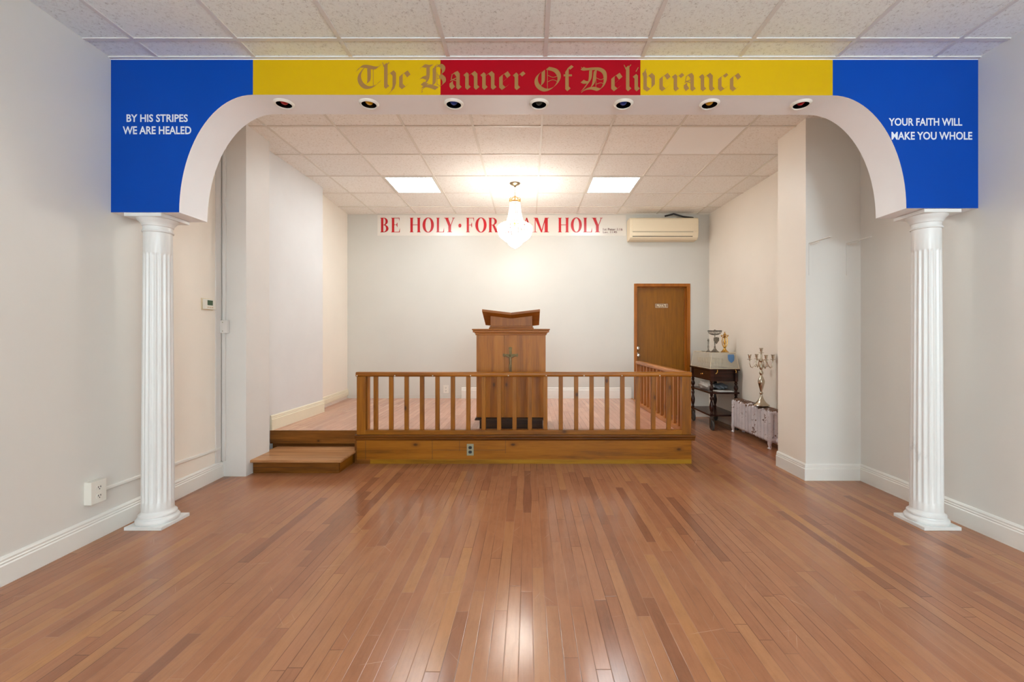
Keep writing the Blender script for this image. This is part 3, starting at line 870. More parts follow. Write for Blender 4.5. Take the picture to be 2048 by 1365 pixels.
# serif capitals, cap height 1
def rect(x0, x1, y0, y1): return [(x0, y0), (x1, y0), (x1, y1), (x0, y1)]
def arcband(cx, cy, rx, ry, ix, iy, a0, a1, n=18):
    out = []
    for k in range(n):
        t0 = math.radians(a0 + (a1 - a0) * k / n); t1 = math.radians(a0 + (a1 - a0) * (k + 1) / n)
        out.append([(cx + rx * math.cos(t0), cy + ry * math.sin(t0)), (cx + rx * math.cos(t1), cy + ry * math.sin(t1)),
                    (cx + ix * math.cos(t1), cy + iy * math.sin(t1)), (cx + ix * math.cos(t0), cy + iy * math.sin(t0))])
    return out
def stem(x, y0=0, y1=1, w=0.26, sf=0.08, t=0.035):
    return [rect(x, x + w, y0, y1), rect(x - sf, x + w + sf, 0, t), rect(x - sf, x + w + sf, 1 - t, 1)]
def serif(ch):
    """letters drawn in a box one unit wide and one tall"""
    if ch == 'B': return stem(.1) + arcband(.42, .745, .44, .255, .18, .215, -90, 90) + [rect(.2, .42, .965, 1), rect(.2, .42, .49, .53)] + arcband(.42, .26, .52, .26, .24, .22, -90, 90) + [rect(.2, .42, 0, .04)]
    if ch == 'E': return stem(.1) + [rect(.3, .92, .965, 1), rect(.3, .95, 0, .035), [(.92, 1), (.84, 1), (.92, .74)], [(.95, 0), (.84, 0), (.97, .3)], rect(.3, .66, .5, .535), [(.66, .36), (.70, .36), (.70, .66), (.66, .66), (.58, .52)]]
    if ch == 'F': return stem(.1) + [rect(.3, .92, .965, 1), [(.95, 1), (.84, 1), (.95, .7)], rect(.3, .68, .48, .515), [(.68, .34), (.72, .34), (.72, .66), (.68, .66), (.6, .5)]]
    if ch == 'H': return stem(.07, w=.22, sf=.06) + stem(.71, w=.22, sf=.06) + [rect(.2, .8, .49, .53)]
    if ch == 'O': return arcband(.5, .5, .48, .52, .24, .475, 0, 360, 40)
    if ch == 'L': return stem(.1) + [rect(.3, .95, 0, .035), [(.95, 0), (.82, 0), (.97, .34)]]
    if ch == 'I': return [rect(.32, .68, 0, 1), rect(.1, .9, 0, .035), rect(.1, .9, .965, 1)]
    if ch == 'Y': return [[(.06, 1), (.34, 1), (.64, .44), (.38, .44)], [(.86, 1), (.92, 1), (.64, .46), (.58, .46)], rect(.38, .64, 0, .46), rect(.28, .74, 0, .035), rect(-.02, .44, .965, 1), rect(.74, 1.0, .965, 1)]
    if ch == 'R': return stem(.08, w=.24) + arcband(.42, .74, .44, .26, .2, .22, -90, 90) + [rect(.2, .42, .965, 1), rect(.2, .42, .48, .52), [(.4, .5), (.62, .5), (.98, .0), (.72, .0)], rect(.68, 1.02, 0, .035)]
    if ch == 'A': return [[(.46, 1), (.54, 1), (.96, 0), (.68, 0)], [(.46, 1), (.52, .96), (.16, 0), (.10, 0)], rect(.24, .72, .3, .335), rect(.0, .28, 0, .035), rect(.6, 1.02, 0, .035)]
    if ch == 'M': return [rect(.08, .13, 0, 1), [(.06, 1), (.27, 1), (.58, 0), (.48, 0)], [(.74, 1), (.80, 1), (.54, 0), (.48, 0)], rect(.72, .92, 0, 1), rect(0, .22, 0, .035), rect(.64, 1, 0, .035), rect(0, .27, .965, 1), rect(.74, 1, .965, 1)]
    return []
YT = YW - 0.006
bn = thing('scripture_banner', (WX(1000, YW), YW, WZ(472, YW)), 'pale strip with red words BE HOLY FOR I AM HOLY high on the end wall', 'banner')
part(MB().box(WX(755, YW), WX(1252, YW), YW - 0.003, YW, WZ(472, YW), WZ(430.5, YW)), 'backing', M['banner_film'], bn)
def SX(z): return WX(740 + z / 3.938, YT)
zt_, zb_ = WZ(420 + 62 / 3.938, YT), WZ(420 + 177 / 3.938, YT)
for word, letters in (('BE', [('B', 80, 150), ('E', 165, 238)]), ('HOLY', [('H', 312, 400), ('O', 412, 505), ('L', 520, 586), ('Y', 586, 668)]),
                      ('FOR', [('F', 755, 822), ('O', 828, 920), ('R', 932, 1010)]), ('I', [('I', 1078, 1118)]), ('AM', [('A', 1186, 1282), ('M', 1288, 1410)]),
                      ('HOLY', [('H', 1480, 1568), ('O', 1580, 1670), ('L', 1678, 1752), ('Y', 1748, 1832)])):
    polys = []
    for ch_, a, b in letters:
        for poly in serif(ch_):
            polys.append([(SX(a) + (SX(b) - SX(a)) * p[0], zb_ + (zt_ - zb_) * p[1]) for p in poly])
    flat_part(polys, 'lettering', M['red_letter'], bn, YT, 'red serif word ' + word)
flat_part(arcband(SX(708), WZ(420 + 124 / 3.938, YT), 0.023, 0.03, 0, 0, 0, 360, 16), 'lettering', M['red_letter'], bn, YT, 'red dot between words')
flat_part(text_px('1st Peter 1:16', 1206, 1245, 456.5, 461.5, YT, 0.01), 'reference_text', M['dark_letter'], bn, YT, 'small dark words 1st Peter 1:16')
flat_part(text_px('Lev. 11:45', 1206, 1234, 462.5, 466.5, YT, 0.01), 'reference_text', M['dark_letter'], bn, YT, 'small dark words Lev. 11:45')

ds = thing('door_sign', (WX(1323, YW + 0.058), YW + 0.058, WZ(616, YW + 0.058)), 'small PRIVATE plate on the brown door', 'sign')
yd = YW + 0.06
mb = MB()
sx0, sx1, sz0, sz1 = WX(1309.5, yd), WX(1336.5, yd), WZ(616.5, yd), WZ(607.5, yd)
part(MB().box(sx0, sx1, yd - 0.003, yd, sz0, sz1), 'plate', M['pine_dark'], ds)
flat_part(text_polys('PRIVATE', sx0 + 0.028, sx1 - 0.028, sz0 + 0.014, sz1 - 0.014, 0.03), 'lettering', M['plastic_cream'], ds, yd - 0.0045)
fr = []
for a, b, c, d in ((sx0 + .008, sx1 - .008, sz0 + .006, sz0 + .010), (sx0 + .008, sx1 - .008, sz1 - .010, sz1 - .006), (sx0 + .008, sx0 + .013, sz0 + .006, sz1 - .006), (sx1 - .013, sx1 - .008, sz0 + .006, sz1 - .006)):
    fr.append(rect(a, b, c, d))
flat_part(fr, 'border_line', M['plastic_cream'], ds, yd - 0.0045)

# ================================================================== COLUMNS
def fluted_shaft(z0, z1, r0, r1, nf=18, per=8):
    mb = MB()
    rows = []
    ztop = z1 - 0.135
    zs = [z0, z0 + 0.05, z0 + 0.062] + [z0 + 0.062 + (ztop - z0 - 0.08) * i / 8 for i in range(1, 9)] + [ztop - 0.010, ztop - 0.004, ztop, z1]
    for z in zs:
        t = (z - z0) / (z1 - z0)
        r = r0 + (r1 - r0) * (t ** 1.3)
        if z < z0 + 0.055 or z >= ztop - 1e-6: dep = 0
        elif z > ztop - 0.012: dep = 0.55 if z < ztop - 0.006 else 0.3
        else: dep = 1.0
        rows.append((z, r, dep))
    n = nf * per
    v = []
    for z, r, dep in rows:
        for k in range(n):
            a = 2 * PI * k / n
            ph = (k % per) / per
            fl = 0.0
            if 0.12 < ph < 0.88:
                fl = math.sin(PI * (ph - 0.12) / 0.76) ** 0.6
            rr = r - 0.0075 * fl * dep
            v.append((rr * math.cos(a), rr * math.sin(a), z))
    f = []
    for i in range(len(rows) - 1):
        for k in range(n):
            k2 = (k + 1) % n
            f.append((i * n + k, i * n + k2, (i + 1) * n + k2, (i + 1) * n + k))
    mb.add(v, f, 0, True)
    return mb
def make_column(loc, ztop, label, shaft_mat, yaw=0.0):
    t = thing('column', loc, label, 'column', None)
    def at(mb): 
        mb.v = [(p[0] + loc[0], p[1] + loc[1], p[2] + loc[2]) for p in mb.v]; return mb
    s = 0.118
    part(at(MB().box(-s, s, -s, s, 0, 0.022)), 'plinth', M['column'], t, bevel=0.002)
    part(at(MB().lathe([(0.112, 0.022), (0.117, 0.03), (0.117, 0.042), (0.110, 0.052), (0.100, 0.056), (0.098, 0.062), (0.103, 0.068), (0.102, 0.076), (0.094, 0.082), (0.088, 0.09), (0.086, 0.10)], n=48)), 'base', M['column'], t)
    part(at(fluted_shaft(0.098, ztop - 0.105, 0.0865, 0.076)), 'shaft', shaft_mat, t, sharp=50)
    z = ztop
    part(at(MB().lathe([(0.076, z - 0.108), (0.083, z - 0.106), (0.085, z - 0.10), (0.083, z - 0.094), (0.078, z - 0.092), (0.078, z - 0.07), (0.083, z - 0.066), (0.085, z - 0.056), (0.095, z - 0.042), (0.106, z - 0.03), (0.109, z - 0.022)], n=48)), 'capital', M['column'], t)
    part(at(MB().box(-s, s, -s, s, z - 0.022, z)), 'abacus', M['column'], t, bevel=0.002)
    return t
make_column((-2.44, 2.905, 0), 2.0135, 'white fluted round column under the BY HIS STRIPES panel', M['column'])
make_column((2.62, 2.905, 0), 2.0385, 'scuffed white fluted column under the YOUR FAITH panel', M['column_scuffed'])

# ================================================================== RECESSED LAMPS
spots = [('lens_red', 'white recessed spotlight with red lamp, nearest the BY HIS STRIPES panel'),
         ('lens_yellow', 'white recessed spotlight with yellow lamp below the word The'),
         ('lens_blue', 'white recessed spotlight with blue lamp below the word Banner'),
         ('lens_clear', 'white recessed spotlight with dark clear lamp at the middle of the beam'),
         ('lens_blue', 'white recessed spotlight with blue lamp below the word Deliverance'),
         ('lens_yellow', 'white recessed spotlight with yellow lamp past the end of Deliverance'),
         ('lens_red', 'white recessed spotlight with red lamp, nearest the YOUR FAITH panel')]
for x, (lens, lab) in zip(SPX, spots):
    zz = lower_z(x) - 0.0002
    t = thing('recessed_spotlight', (x, YS, zz), lab, 'spotlight', 'spotlights under the arch beam')
    part(MB().lathe([(0.048, 0.008), (0.047, -0.010), (0.051, -0.014), (0.057, -0.011), (0.063, -0.003), (0.064, 0.0)], (x, YS, zz), 36, caps=False), 'trim_ring', M['plastic_white'], t)
    part(MB().lathe([(0.047, -0.009), (0.046, 0.02), (0.044, 0.06), (0.040, 0.10), (0.001, 0.11)], (x, YS, zz), 32, caps=False), 'housing', M['black'], t)
    part(MB().ball((x, YS + 0.004, zz + 0.024), 0.029, 16, 10, 0, (1, 1, 1.1)), 'lamp', M[lens], t)

# ================================================================== CEILING LIGHTS
for x0, lab in ((-1.712, 'lit square ceiling panel above the steps side of the platform'), (0.728, 'lit square ceiling panel nearer the air conditioner')):
    t = thing('ceiling_light', (x0 + 0.305, 5.435, ZA), lab, 'light', 'lit ceiling panels over the platform')
    a, b, c, d = x0 + 0.012, x0 + 0.598, 5.13 + 0.012, 5.74 - 0.012
    mb = MB()
    fw = 0.022
    mb.box(a, b, c, c + fw, ZA - 0.008, ZA).box(a, b, d - fw, d, ZA - 0.008, ZA).box(a, a + fw, c + fw, d - fw, ZA - 0.008, ZA).box(b - fw, b, c + fw, d - fw, ZA - 0.008, ZA)
    part(mb, 'frame', M['plastic_white'], t)
    part(MB().box(a + fw, b - fw, c + fw, d - fw, ZA - 0.005, ZA - 0.001), 'diffuser', M['diffuser'], t)

# ================================================================== CHANDELIER
CX, CY = -0.165, 5.38
ch = thing('chandelier', (CX, CY, ZA), 'lit crystal basket chandelier hanging from the alcove ceiling', 'chandelier')
part(MB().lathe([(0.001, ZA - 0.045), (0.012, ZA - 0.045), (0.02, ZA - 0.03), (0.05, ZA - 0.018), (0.064, ZA - 0.006), (0.066, ZA)], (CX, CY, 0), 28), 'canopy', M['nickel'], ch)
mb = MB()
zc = ZA - 0.045
for i in range(7):
    pts = []
    for k in range(10):
        a = 2 * PI * k / 10
        u, vv = 0.006 * math.cos(a), 0.013 * math.sin(a)
        pts.append((CX + (u if i % 2 else 0), CY + (0 if i % 2 else u), zc - 0.013 - 0.022 * i + vv))
    mb.tube(pts, 0.002, 5, closed=True)
part(mb, 'chain', M['nickel'], ch)
ZC0 = 2.885
mb = MB()
mb.tube([(CX + 0.062 * math.cos(2 * PI * k / 32), CY + 0.062 * math.sin(2 * PI * k / 32), ZC0 - 0.02) for k in range(32)], 0.006, 6, closed=True)
for k in range(10):
    a = 2 * PI * k / 10
    for j in range(9):
        pass
    loop = []
    for j in range(12):
        b = 2 * PI * j / 12
        r = 0.064 + 0.004 * math.cos(b)
        an = a + 0.28 * math.cos(b)
        loop.append((CX + r * math.cos(an), CY + r * math.sin(an), ZC0 + 0.004 + 0.022 * math.sin(b)))
    mb.tube(loop, 0.0025, 5, closed=True)
for k in range(4):
    a = 2 * PI * k / 4
    mb.tube([(CX, CY, ZC0 + 0.055), (CX + 0.04 * math.cos(a), CY + 0.04 * math.sin(a), ZC0 + 0.02), (CX + 0.062 * math.cos(a), CY + 0.062 * math.sin(a), ZC0 - 0.015)], 0.003, 5)
mb.tube([(CX, CY, ZC0 + 0.06), (CX, CY, 2.42)], 0.006, 8)
part(mb, 'crown', M['brass'], ch)
def bead_strand(prof, r0, r1, count):
    """octahedral crystals strung along a curve of (radius, height)"""
    mb = MB()
    cum = [0]
    for p, q in zip(prof, prof[1:]): cum.append(cum[-1] + math.hypot(q[0] - p[0], q[1] - p[1]))
    for i in range(count):
        s = cum[-1] * i / (count - 1)
        j = max(k for k in range(len(cum)) if cum[k] <= s + 1e-9)
        j = min(j, len(prof) - 2)
        u = (s - cum[j]) / (cum[j + 1] - cum[j])
        x = prof[j][0] + (prof[j + 1][0] - prof[j][0]) * u; z = prof[j][1] + (prof[j + 1][1] - prof[j][1]) * u
        r = r0 + (r1 - r0) * i / (count - 1)
        mb.add([(x + r, 0, z), (x, r, z), (x - r, 0, z), (x, -r, z), (x, 0, z + r * 1.3), (x, 0, z - r * 1.3)],
               [(0, 1, 4), (1, 2, 4), (2, 3, 4), (3, 0, 4), (1, 0, 5), (2, 1, 5), (3, 2, 5), (0, 3, 5)])
    return mb
def ring_of(mb, name, n, root, mat):
    first = mb.build(name, mat, root, origin=(0, 0, 0))
    first.location = (0, 0, -ZA)
    for k in range(1, n):
        c = first.copy(); C.objects.link(c)
        c.rotation_euler = (0, 0, 2 * PI * k / n)
    return first
ring_of(bead_strand([(0.060, 2.855), (0.064, 2.80), (0.078, 2.70), (0.105, 2.605)], 0.0055, 0.0085, 15), 'upper_crystal_strand', 24, ch, M['crystal_upper'])
ring_of(bead_strand([(0.150, 2.60), (0.203, 2.565), (0.208, 2.52), (0.185, 2.455), (0.13, 2.41), (0.085, 2.39)], 0.009, 0.011, 14), 'bowl_crystal_strand', 30, ch, M['crystal'])
ring_of(bead_strand([(0.088, 2.395), (0.082, 2.368), (0.055, 2.34), (0.018, 2.322)], 0.010, 0.011, 6), 'lower_crystal_strand', 14, ch, M['crystal'])
part(MB().ball((CX, CY, 2.315), 0.016, 12, 8), 'finial', M['crystal'], ch)
mb = MB()
mb.tube([(CX + 0.15 * math.cos(2 * PI * k / 40), CY + 0.15 * math.sin(2 * PI * k / 40), 2.605) for k in range(40)], 0.006, 6, closed=True)
for k in range(6):
    a = 2 * PI * k / 6
    mb.tube([(CX, CY, 2.60), (CX + 0.15 * math.cos(a), CY + 0.15 * math.sin(a), 2.605)], 0.004, 5)
part(mb, 'ring_frame', M['brass'], ch)

# ================================================================== AIR CONDITIONER
AX0, AX1, AZ0, AZ1, AY = 1.50, 2.515, 2.66, 2.985, YW - 0.215
ac = thing('air_conditioner', ((AX0 + AX1) / 2, YW, AZ0), 'cream wall air conditioner up in the corner above the door', 'air conditioner')
prof = [(YW, AZ0 + 0.02), (YW, AZ1), (AY + 0.03, AZ1), (AY + 0.008, AZ1 - 0.012), (AY, AZ1 - 0.04), (AY, AZ0 + 0.105), (AY + 0.02, AZ0 + 0.03), (AY + 0.05, AZ0 + 0.005), (YW - 0.03, AZ0)]
part(MB().prism(prof, AX0, AX1, axis='x'), 'housing', M['plastic_cream'], ac, bevel=0.008)
part(MB().box(AX0 + 0.035, AX1 - 0.02, AY - 0.006, AY + 0.01, AZ0 + 0.118, AZ1 - 0.03), 'front_panel', M['plastic_cream'], ac, bevel=0.003)
part(MB().prism([(AY - 0.003, AZ0 + 0.098), (AY + 0.006, AZ0 + 0.055), (AY + 0.016, AZ0 + 0.055), (AY + 0.012, AZ0 + 0.098)], AX0 + 0.045, AX1 - 0.09, axis='x'), 'louver', M['plastic_cream'], ac, bevel=0.002)
mb = MB().box(AX0 + 0.04, AX1 - 0.08, AY - 0.0005, AY + 0.02, AZ0 + 0.108, AZ0 + 0.113).box(AX0 + 0.04, AX1 - 0.085, AY + 0.0135, AY + 0.03, AZ0 + 0.042, AZ0 + 0.050)
part(mb, 'air_slot', M['dark'], ac)
part(MB().tube([(AX1 - 0.46, AY + 0.14, AZ1 + 0.055), (AX1 - 0.34, AY + 0.09, AZ1 + 0.075), (AX1 - 0.2, AY + 0.08, AZ1 + 0.03), (AX1 - 0.05, AY + 0.1, AZ1 + 0.02), (AX1 + 0.012, AY + 0.13, AZ1 - 0.05), (AX1 + 0.016, AY + 0.13, AZ1 - 0.16), (AX1 - 0.002, AY + 0.13, AZ1 - 0.24)], 0.013, 8), 'pipe', M['dark'], ac)

# ================================================================== PLATFORM
ST, SF, SFL = 0.28, 4.25, 4.43
PX0, PX1 = -1.655, 1.57
pf = thing('platform', (0, SF, 0), 'low wooden platform with pine front below the pulpit', 'platform')
part(MB().prism([(PX0, SF + 0.02), (PX1 - 0.02, SF + 0.02), (PX1 - 0.02, YW), (-2.76, YW), (-2.688, 5.532), (-2.578, 5.528), (-2.60, SFL + 0.02), (PX0, SFL + 0.02)], ST - 0.03, ST), 'deck', M['deck'], pf, origin=(0, 0, 0))
mb = MB().box(PX0, PX1, SF, SF + 0.02, 0.04, ST - 0.054)
part(mb, 'front_board', M['pine_x'], pf, bevel=0.001)
for x, z0, z1 in ((WX(731, SF), 0.042, 0.226), (WX(864.5, SF), 0.0, 0.226), (WX(919, SF), 0.12, 0.226), (WX(1011, SF), 0.10, 0.226)):
    part(MB().box(x - 0.0012, x + 0.0012, SF - 0.0006, SF + 0.001, z0, z1), 'board_joint', M['dark'], pf)
part(MB().box(WX(866, SF), WX(1010, SF), SF - 0.0006, SF + 0.001, 0.131, 0.133), 'board_joint', M['dark'], pf)
part(MB().box(PX0 + 0.13, PX1, SF - 0.003, SF + 0.015, 0.0, 0.042), 'bottom_strip', M['pine_pale'], pf, bevel=0.001)
part(MB().box(PX0, PX0 + 0.13, SF - 0.001, SF + 0.015, 0.0, 0.042), 'bottom_block', M['pine_dark'], pf)
prof = [(SF + 0.02, 0.224), (SF - 0.006, 0.224), (SF - 0.010, 0.236), (SF - 0.016, 0.242), (SF - 0.016, 0.25), (SF - 0.026, 0.258), (SF - 0.030, 0.27), (SF - 0.030, 0.281), (SF + 0.02, 0.281)]
part(MB().prism(prof, PX0 - 0.01, PX1 + 0.03, axis='x'), 'ledge_moulding', M['pine_dark'], pf)
mb = MB().box(PX1 - 0.02, PX1, SF + 0.02, YW, 0.0, ST)
part(mb, 'side_board', M['pine_y'], pf)
part(MB().box(PX1 - 0.03, PX1 + 0.02, SF + 0.02, YW, 0.245, ST + 0.001), 'side_moulding', M['pine_rail_y'], pf)
part(MB().box(-2.598, PX0, SFL, SFL + 0.022, 0.150, ST + 0.001), 'steps_riser', M['pine_worn'], pf, bevel=0.002)
mb = MB().box(-2.598, PX0, SFL + 0.05, SFL + 0.07, 0.0, 0.20).box(PX0 - 0.02, PX0, SF, SFL + 0.05, 0, 0.225)
part(mb, 'under_board', M['pine_dark'], pf)

sp_ = thing('step', (-2.08, 4.17, 0), 'worn wooden step in front of the open side of the platform', 'step')
part(MB().box(-2.52, -1.665, 3.92, 4.426, 0.102, 0.127), 'tread', M['step_top'], sp_, bevel=0.009, seg=3)
part(MB().box(-2.47, -1.70, 3.955, 3.98, 0.0, 0.102), 'riser', M['pine_worn'], sp_, bevel=0.001)
part(MB().box(-1.725, -1.70, 3.98, 4.424, 0.0, 0.102), 'side_panel', M['pine_y'], sp_, bevel=0.001)
part(MB().box(-2.47, -1.725, 3.9545, 3.957, 0.052, 0.0535), 'board_joint', M['dark'], sp_)
part(MB().box(-2.47, -2.445, 3.98, 4.424, 0.0, 0.102), 'side_panel', M['pine_y'], sp_)

# ================================================================== ALTAR RAIL
rl = thing('altar_rail', (0, SF + 0.02, ST), 'pine altar rail with square balusters along two sides of the platform', 'railing')
RZ = 0.884
def rounded(x0, x1, z0, z1, r=0.014, n=4):
    out = []
    for cx, cz, a0 in ((x1 - r, z0 + r, -90), (x1 - r, z1 - r, 0), (x0 + r, z1 - r, 90), (x0 + r, z0 + r, 180)):
        for k in range(n + 1):
            a = math.radians(a0 + 90 * k / n)
            out.append((cx + r * math.cos(a), cz + r * math.sin(a)))
    return out
part(MB().prism(rounded(SF - 0.022, SF + 0.06, RZ - 0.044, RZ), PX0 - 0.003, PX1 - 0.005, axis='x', smooth=True), 'handrail', M['pine_rail'], rl)
RYE = 6.12
part(MB().prism(rounded(1.49, 1.562, RZ - 0.044, RZ), SF + 0.06, RYE + 0.02, axis='y', smooth=True), 'handrail', M['pine_rail_y'], rl)
part(MB().box(PX0, PX1 - 0.005, SF - 0.005, SF + 0.05, ST + 0.0015, 0.324), 'bottom_rail', M['pine_x'], rl, bevel=0.002)
part(MB().box(1.495, 1.56, SF + 0.05, RYE + 0.02, ST + 0.0015, 0.322), 'bottom_rail', M['pine_rail_y'], rl, bevel=0.002)
for x0, x1 in ((PX0 + 0.002, PX0 + 0.086), (1.478, 1.565)):
    part(MB().box(x0, x1, SF - 0.008, SF + 0.058, ST + 0.0015, RZ - 0.044), 'post', M['pine_z'], rl, bevel=0.002)
part(MB().box(PX0 + 0.09, PX0 + 0.112, SF + 0.03, SF + 0.052, 0.324, RZ - 0.044), 'post', M['pine_side'], rl, bevel=0.002)
part(MB().box(1.497, 1.545, RYE - 0.03, RYE + 0.015, 0.322, RZ - 0.044), 'post', M['pine_side'], rl, bevel=0.002)
bal = MB().box(-0.02, 0.02, -0.014, 0.014, 0, RZ - 0.044 - 0.324).build('baluster', M['pine_z'], rl, bevel=0.002)
for i in range(20):
    px = 680 + (203 + (1870 - 203) * i / 19) / 2.844
    o = bal if i == 0 else bal.copy()
    if i: C.objects.link(o)
    o.location = (WX(px, SF + 0.01), SF + 0.018 - (SF + 0.02), 0.324 - ST)
bal2 = MB().box(-0.014, 0.014, -0.02, 0.02, 0, RZ - 0.044 - 0.322).build('baluster', M['pine_side'], rl, bevel=0.002)
for i in range(11):
    o = bal2 if i == 0 else bal2.copy()
    if i: C.objects.link(o)
    o.location = (1.524, 4.46 + 0.147 * i - (SF + 0.02), 0.322 - ST)
for i in range(9):
    px = 712 + 75.7 * i + 2
    part(MB().ball((WX(px, SF - 0.02), SF - 0.022, RZ - 0.033), 0.006, 8, 4), 'screw_cap', M['plastic_white'], rl)

# ================================================================== PULPIT
PCX, PY0, PY1 = -0.178, 4.50, 4.95
pu = thing('pulpit', (PCX, PY0 + 0.2, ST), 'tall pine pulpit with open-book top behind the altar rail', 'pulpit')
hw = 0.353
mb = MB()
for a, b in ((-hw, -0.0695), (-0.0675, 0.145), (0.1455, hw)):
    mb.box(PCX + a, PCX + b, PY0, PY0 + 0.02, 0.40, 1.245)
mb.box(PCX - hw, PCX + hw, PY0 + 0.0195, PY1, 0.40, 1.245)
part(mb, 'body', M['pulpit_z'], pu)
part(MB().box(PCX - 0.325, PCX + 0.325, PY0 + 0.03, PY1 - 0.02, ST, 0.385), 'base', M['pulpit_base'], pu, bevel=0.002)
def stepped(mb, lv):
    for e, z0, z1 in lv:
        mb.box(PCX - hw - e, PCX + hw + e, PY0 - e, PY1 + e, z0, z1)
    return mb
part(stepped(MB(), [(0.012, 0.383, 0.395), (0.018, 0.372, 0.384)]), 'base_moulding', M['pulpit_base'], pu, bevel=0.003)
part(stepped(MB(), [(0.010, 1.240, 1.256), (0.018, 1.256, 1.268), (0.034, 1.268, 1.290), (0.042, 1.290, 1.304)]), 'cornice', M['pulpit_x'], pu, bevel=0.004)
part(MB().box(PCX - 0.232, PCX + 0.232, 4.56, 4.93, 1.304, 1.32).box(PCX - 0.224, PCX + 0.224, 4.568, 4.925, 1.32, 1.336), 'desk_moulding', M['pulpit_x'], pu, bevel=0.004)
# desk block whose top follows the tilted book boards
def book_z(x, y):      # underside of the boards
    return 1.441 + 0.075 * abs(x - PCX) / 0.295 * 0.47 - 0.35 * (y - 4.50)
bx = [PCX - 0.216, PCX, PCX + 0.216]
v = []
for x in bx:
    for y in (4.58, 4.91):
        v.append((x, y, 1.336)); v.append((x, y, book_z(x, y) + 0.004))
f = []
for i in (0, 1):
    o = i * 4
    f += [(o, o + 4, o + 5, o + 1), (o + 2, o + 3, o + 7, o + 6), (o + 1, o + 5, o + 7, o + 3), (o, o + 2, o + 6, o + 4)]
f += [(0, 1, 3, 2), (8, 10, 11, 9)]
part(MB().add(v, f), 'desk_block', M['door_frame'], pu)
for sgn in (-1, 1):
    xo = PCX + sgn * 0.295
    q = []
    for dz in (0.0, 0.026):
        q += [(PCX, 4.49, book_z(PCX, 4.49) + dz), (xo, 4.49, book_z(xo, 4.49) + dz), (xo, 4.86, book_z(xo, 4.86) + dz), (PCX, 4.86, book_z(PCX, 4.86) + dz)]
    part(MB().add(q, [(0, 3, 2, 1), (4, 5, 6, 7), (0, 1, 5, 4), (1, 2, 6, 5), (2, 3, 7, 6), (3, 0, 4, 7)]), 'book_board', M['pulpit_x'], pu, bevel=0.003)

# crucifix
cr = thing('crucifix', (-0.184, PY0, 0.83), 'small bronze crucifix fixed to the front of the pulpit', 'crucifix')
x, y = -0.184, PY0
mb = MB()
def flare(a, b, w0, w1, horiz):
    if horiz: return [(a, -w0), (b, -w1), (b, w1), (a, w0)]
    return [(-w0, a), (w0, a), (w1, b), (-w1, b)]
Zx = 1.035
for ci, poly in enumerate(([(-0.013, 0.835), (0.013, 0.835), (0.013, 1.095), (-0.013, 1.095)], [(-0.013, 1.09), (0.013, 1.09), (0.019, 1.112), (0, 1.120), (-0.019, 1.112)],
             [(-0.058, Zx - 0.012), (0.058, Zx - 0.012), (0.058, Zx + 0.012), (-0.058, Zx + 0.012)],
             [(0.056, Zx - 0.012), (0.072, Zx - 0.018), (0.078, Zx), (0.072, Zx + 0.018), (0.056, Zx + 0.012)],
             [(-0.056, Zx + 0.012), (-0.072, Zx + 0.018), (-0.078, Zx), (-0.072, Zx - 0.018), (-0.056, Zx - 0.012)],
             [(-0.019, 0.838), (0, 0.828), (0.019, 0.838), (0.013, 0.86), (-0.013, 0.86)])):
    mb.prism([(x + p[0], p[1]) for p in poly], y - 0.012 + 0.0008 * ci, y - 0.0002 * ci, axis='y')
part(mb, 'cross', M['bronze'], cr)
mb = MB()
yy = y - 0.02
mb.tube([(x, yy, 1.015), (x, yy - 0.003, 0.985), (x + 0.002, yy, 0.955), (x, yy, 0.94)], [0.013, 0.014, 0.010, 0.011], 8)
mb.ball((x - 0.004, yy - 0.004, 1.034), 0.0095, 10, 7, 0, (0.9, 1, 1.15))
for s in (-1, 1):
    mb.tube([(x + s * 0.008, yy, 1.012), (x + s * 0.03, yy, 1.020), (x + s * 0.05, yy + 0.002, 1.032), (x + s * 0.066, yy + 0.006, 1.038)], [0.006, 0.0055, 0.0045, 0.004], 6)
    mb.tube([(x + s * 0.006, yy, 0.945), (x + s * 0.008, yy - 0.008, 0.905), (x + s * 0.003, yy + 0.002, 0.868), (x + s * 0.002, yy - 0.002, 0.856)], [0.0085, 0.0075, 0.0055, 0.004], 6)
mb.ball((x, yy, 0.943), 0.014, 8, 6, 0, (1, 0.8, 0.8))
part(mb, 'figure', M['bronze_light'], cr)

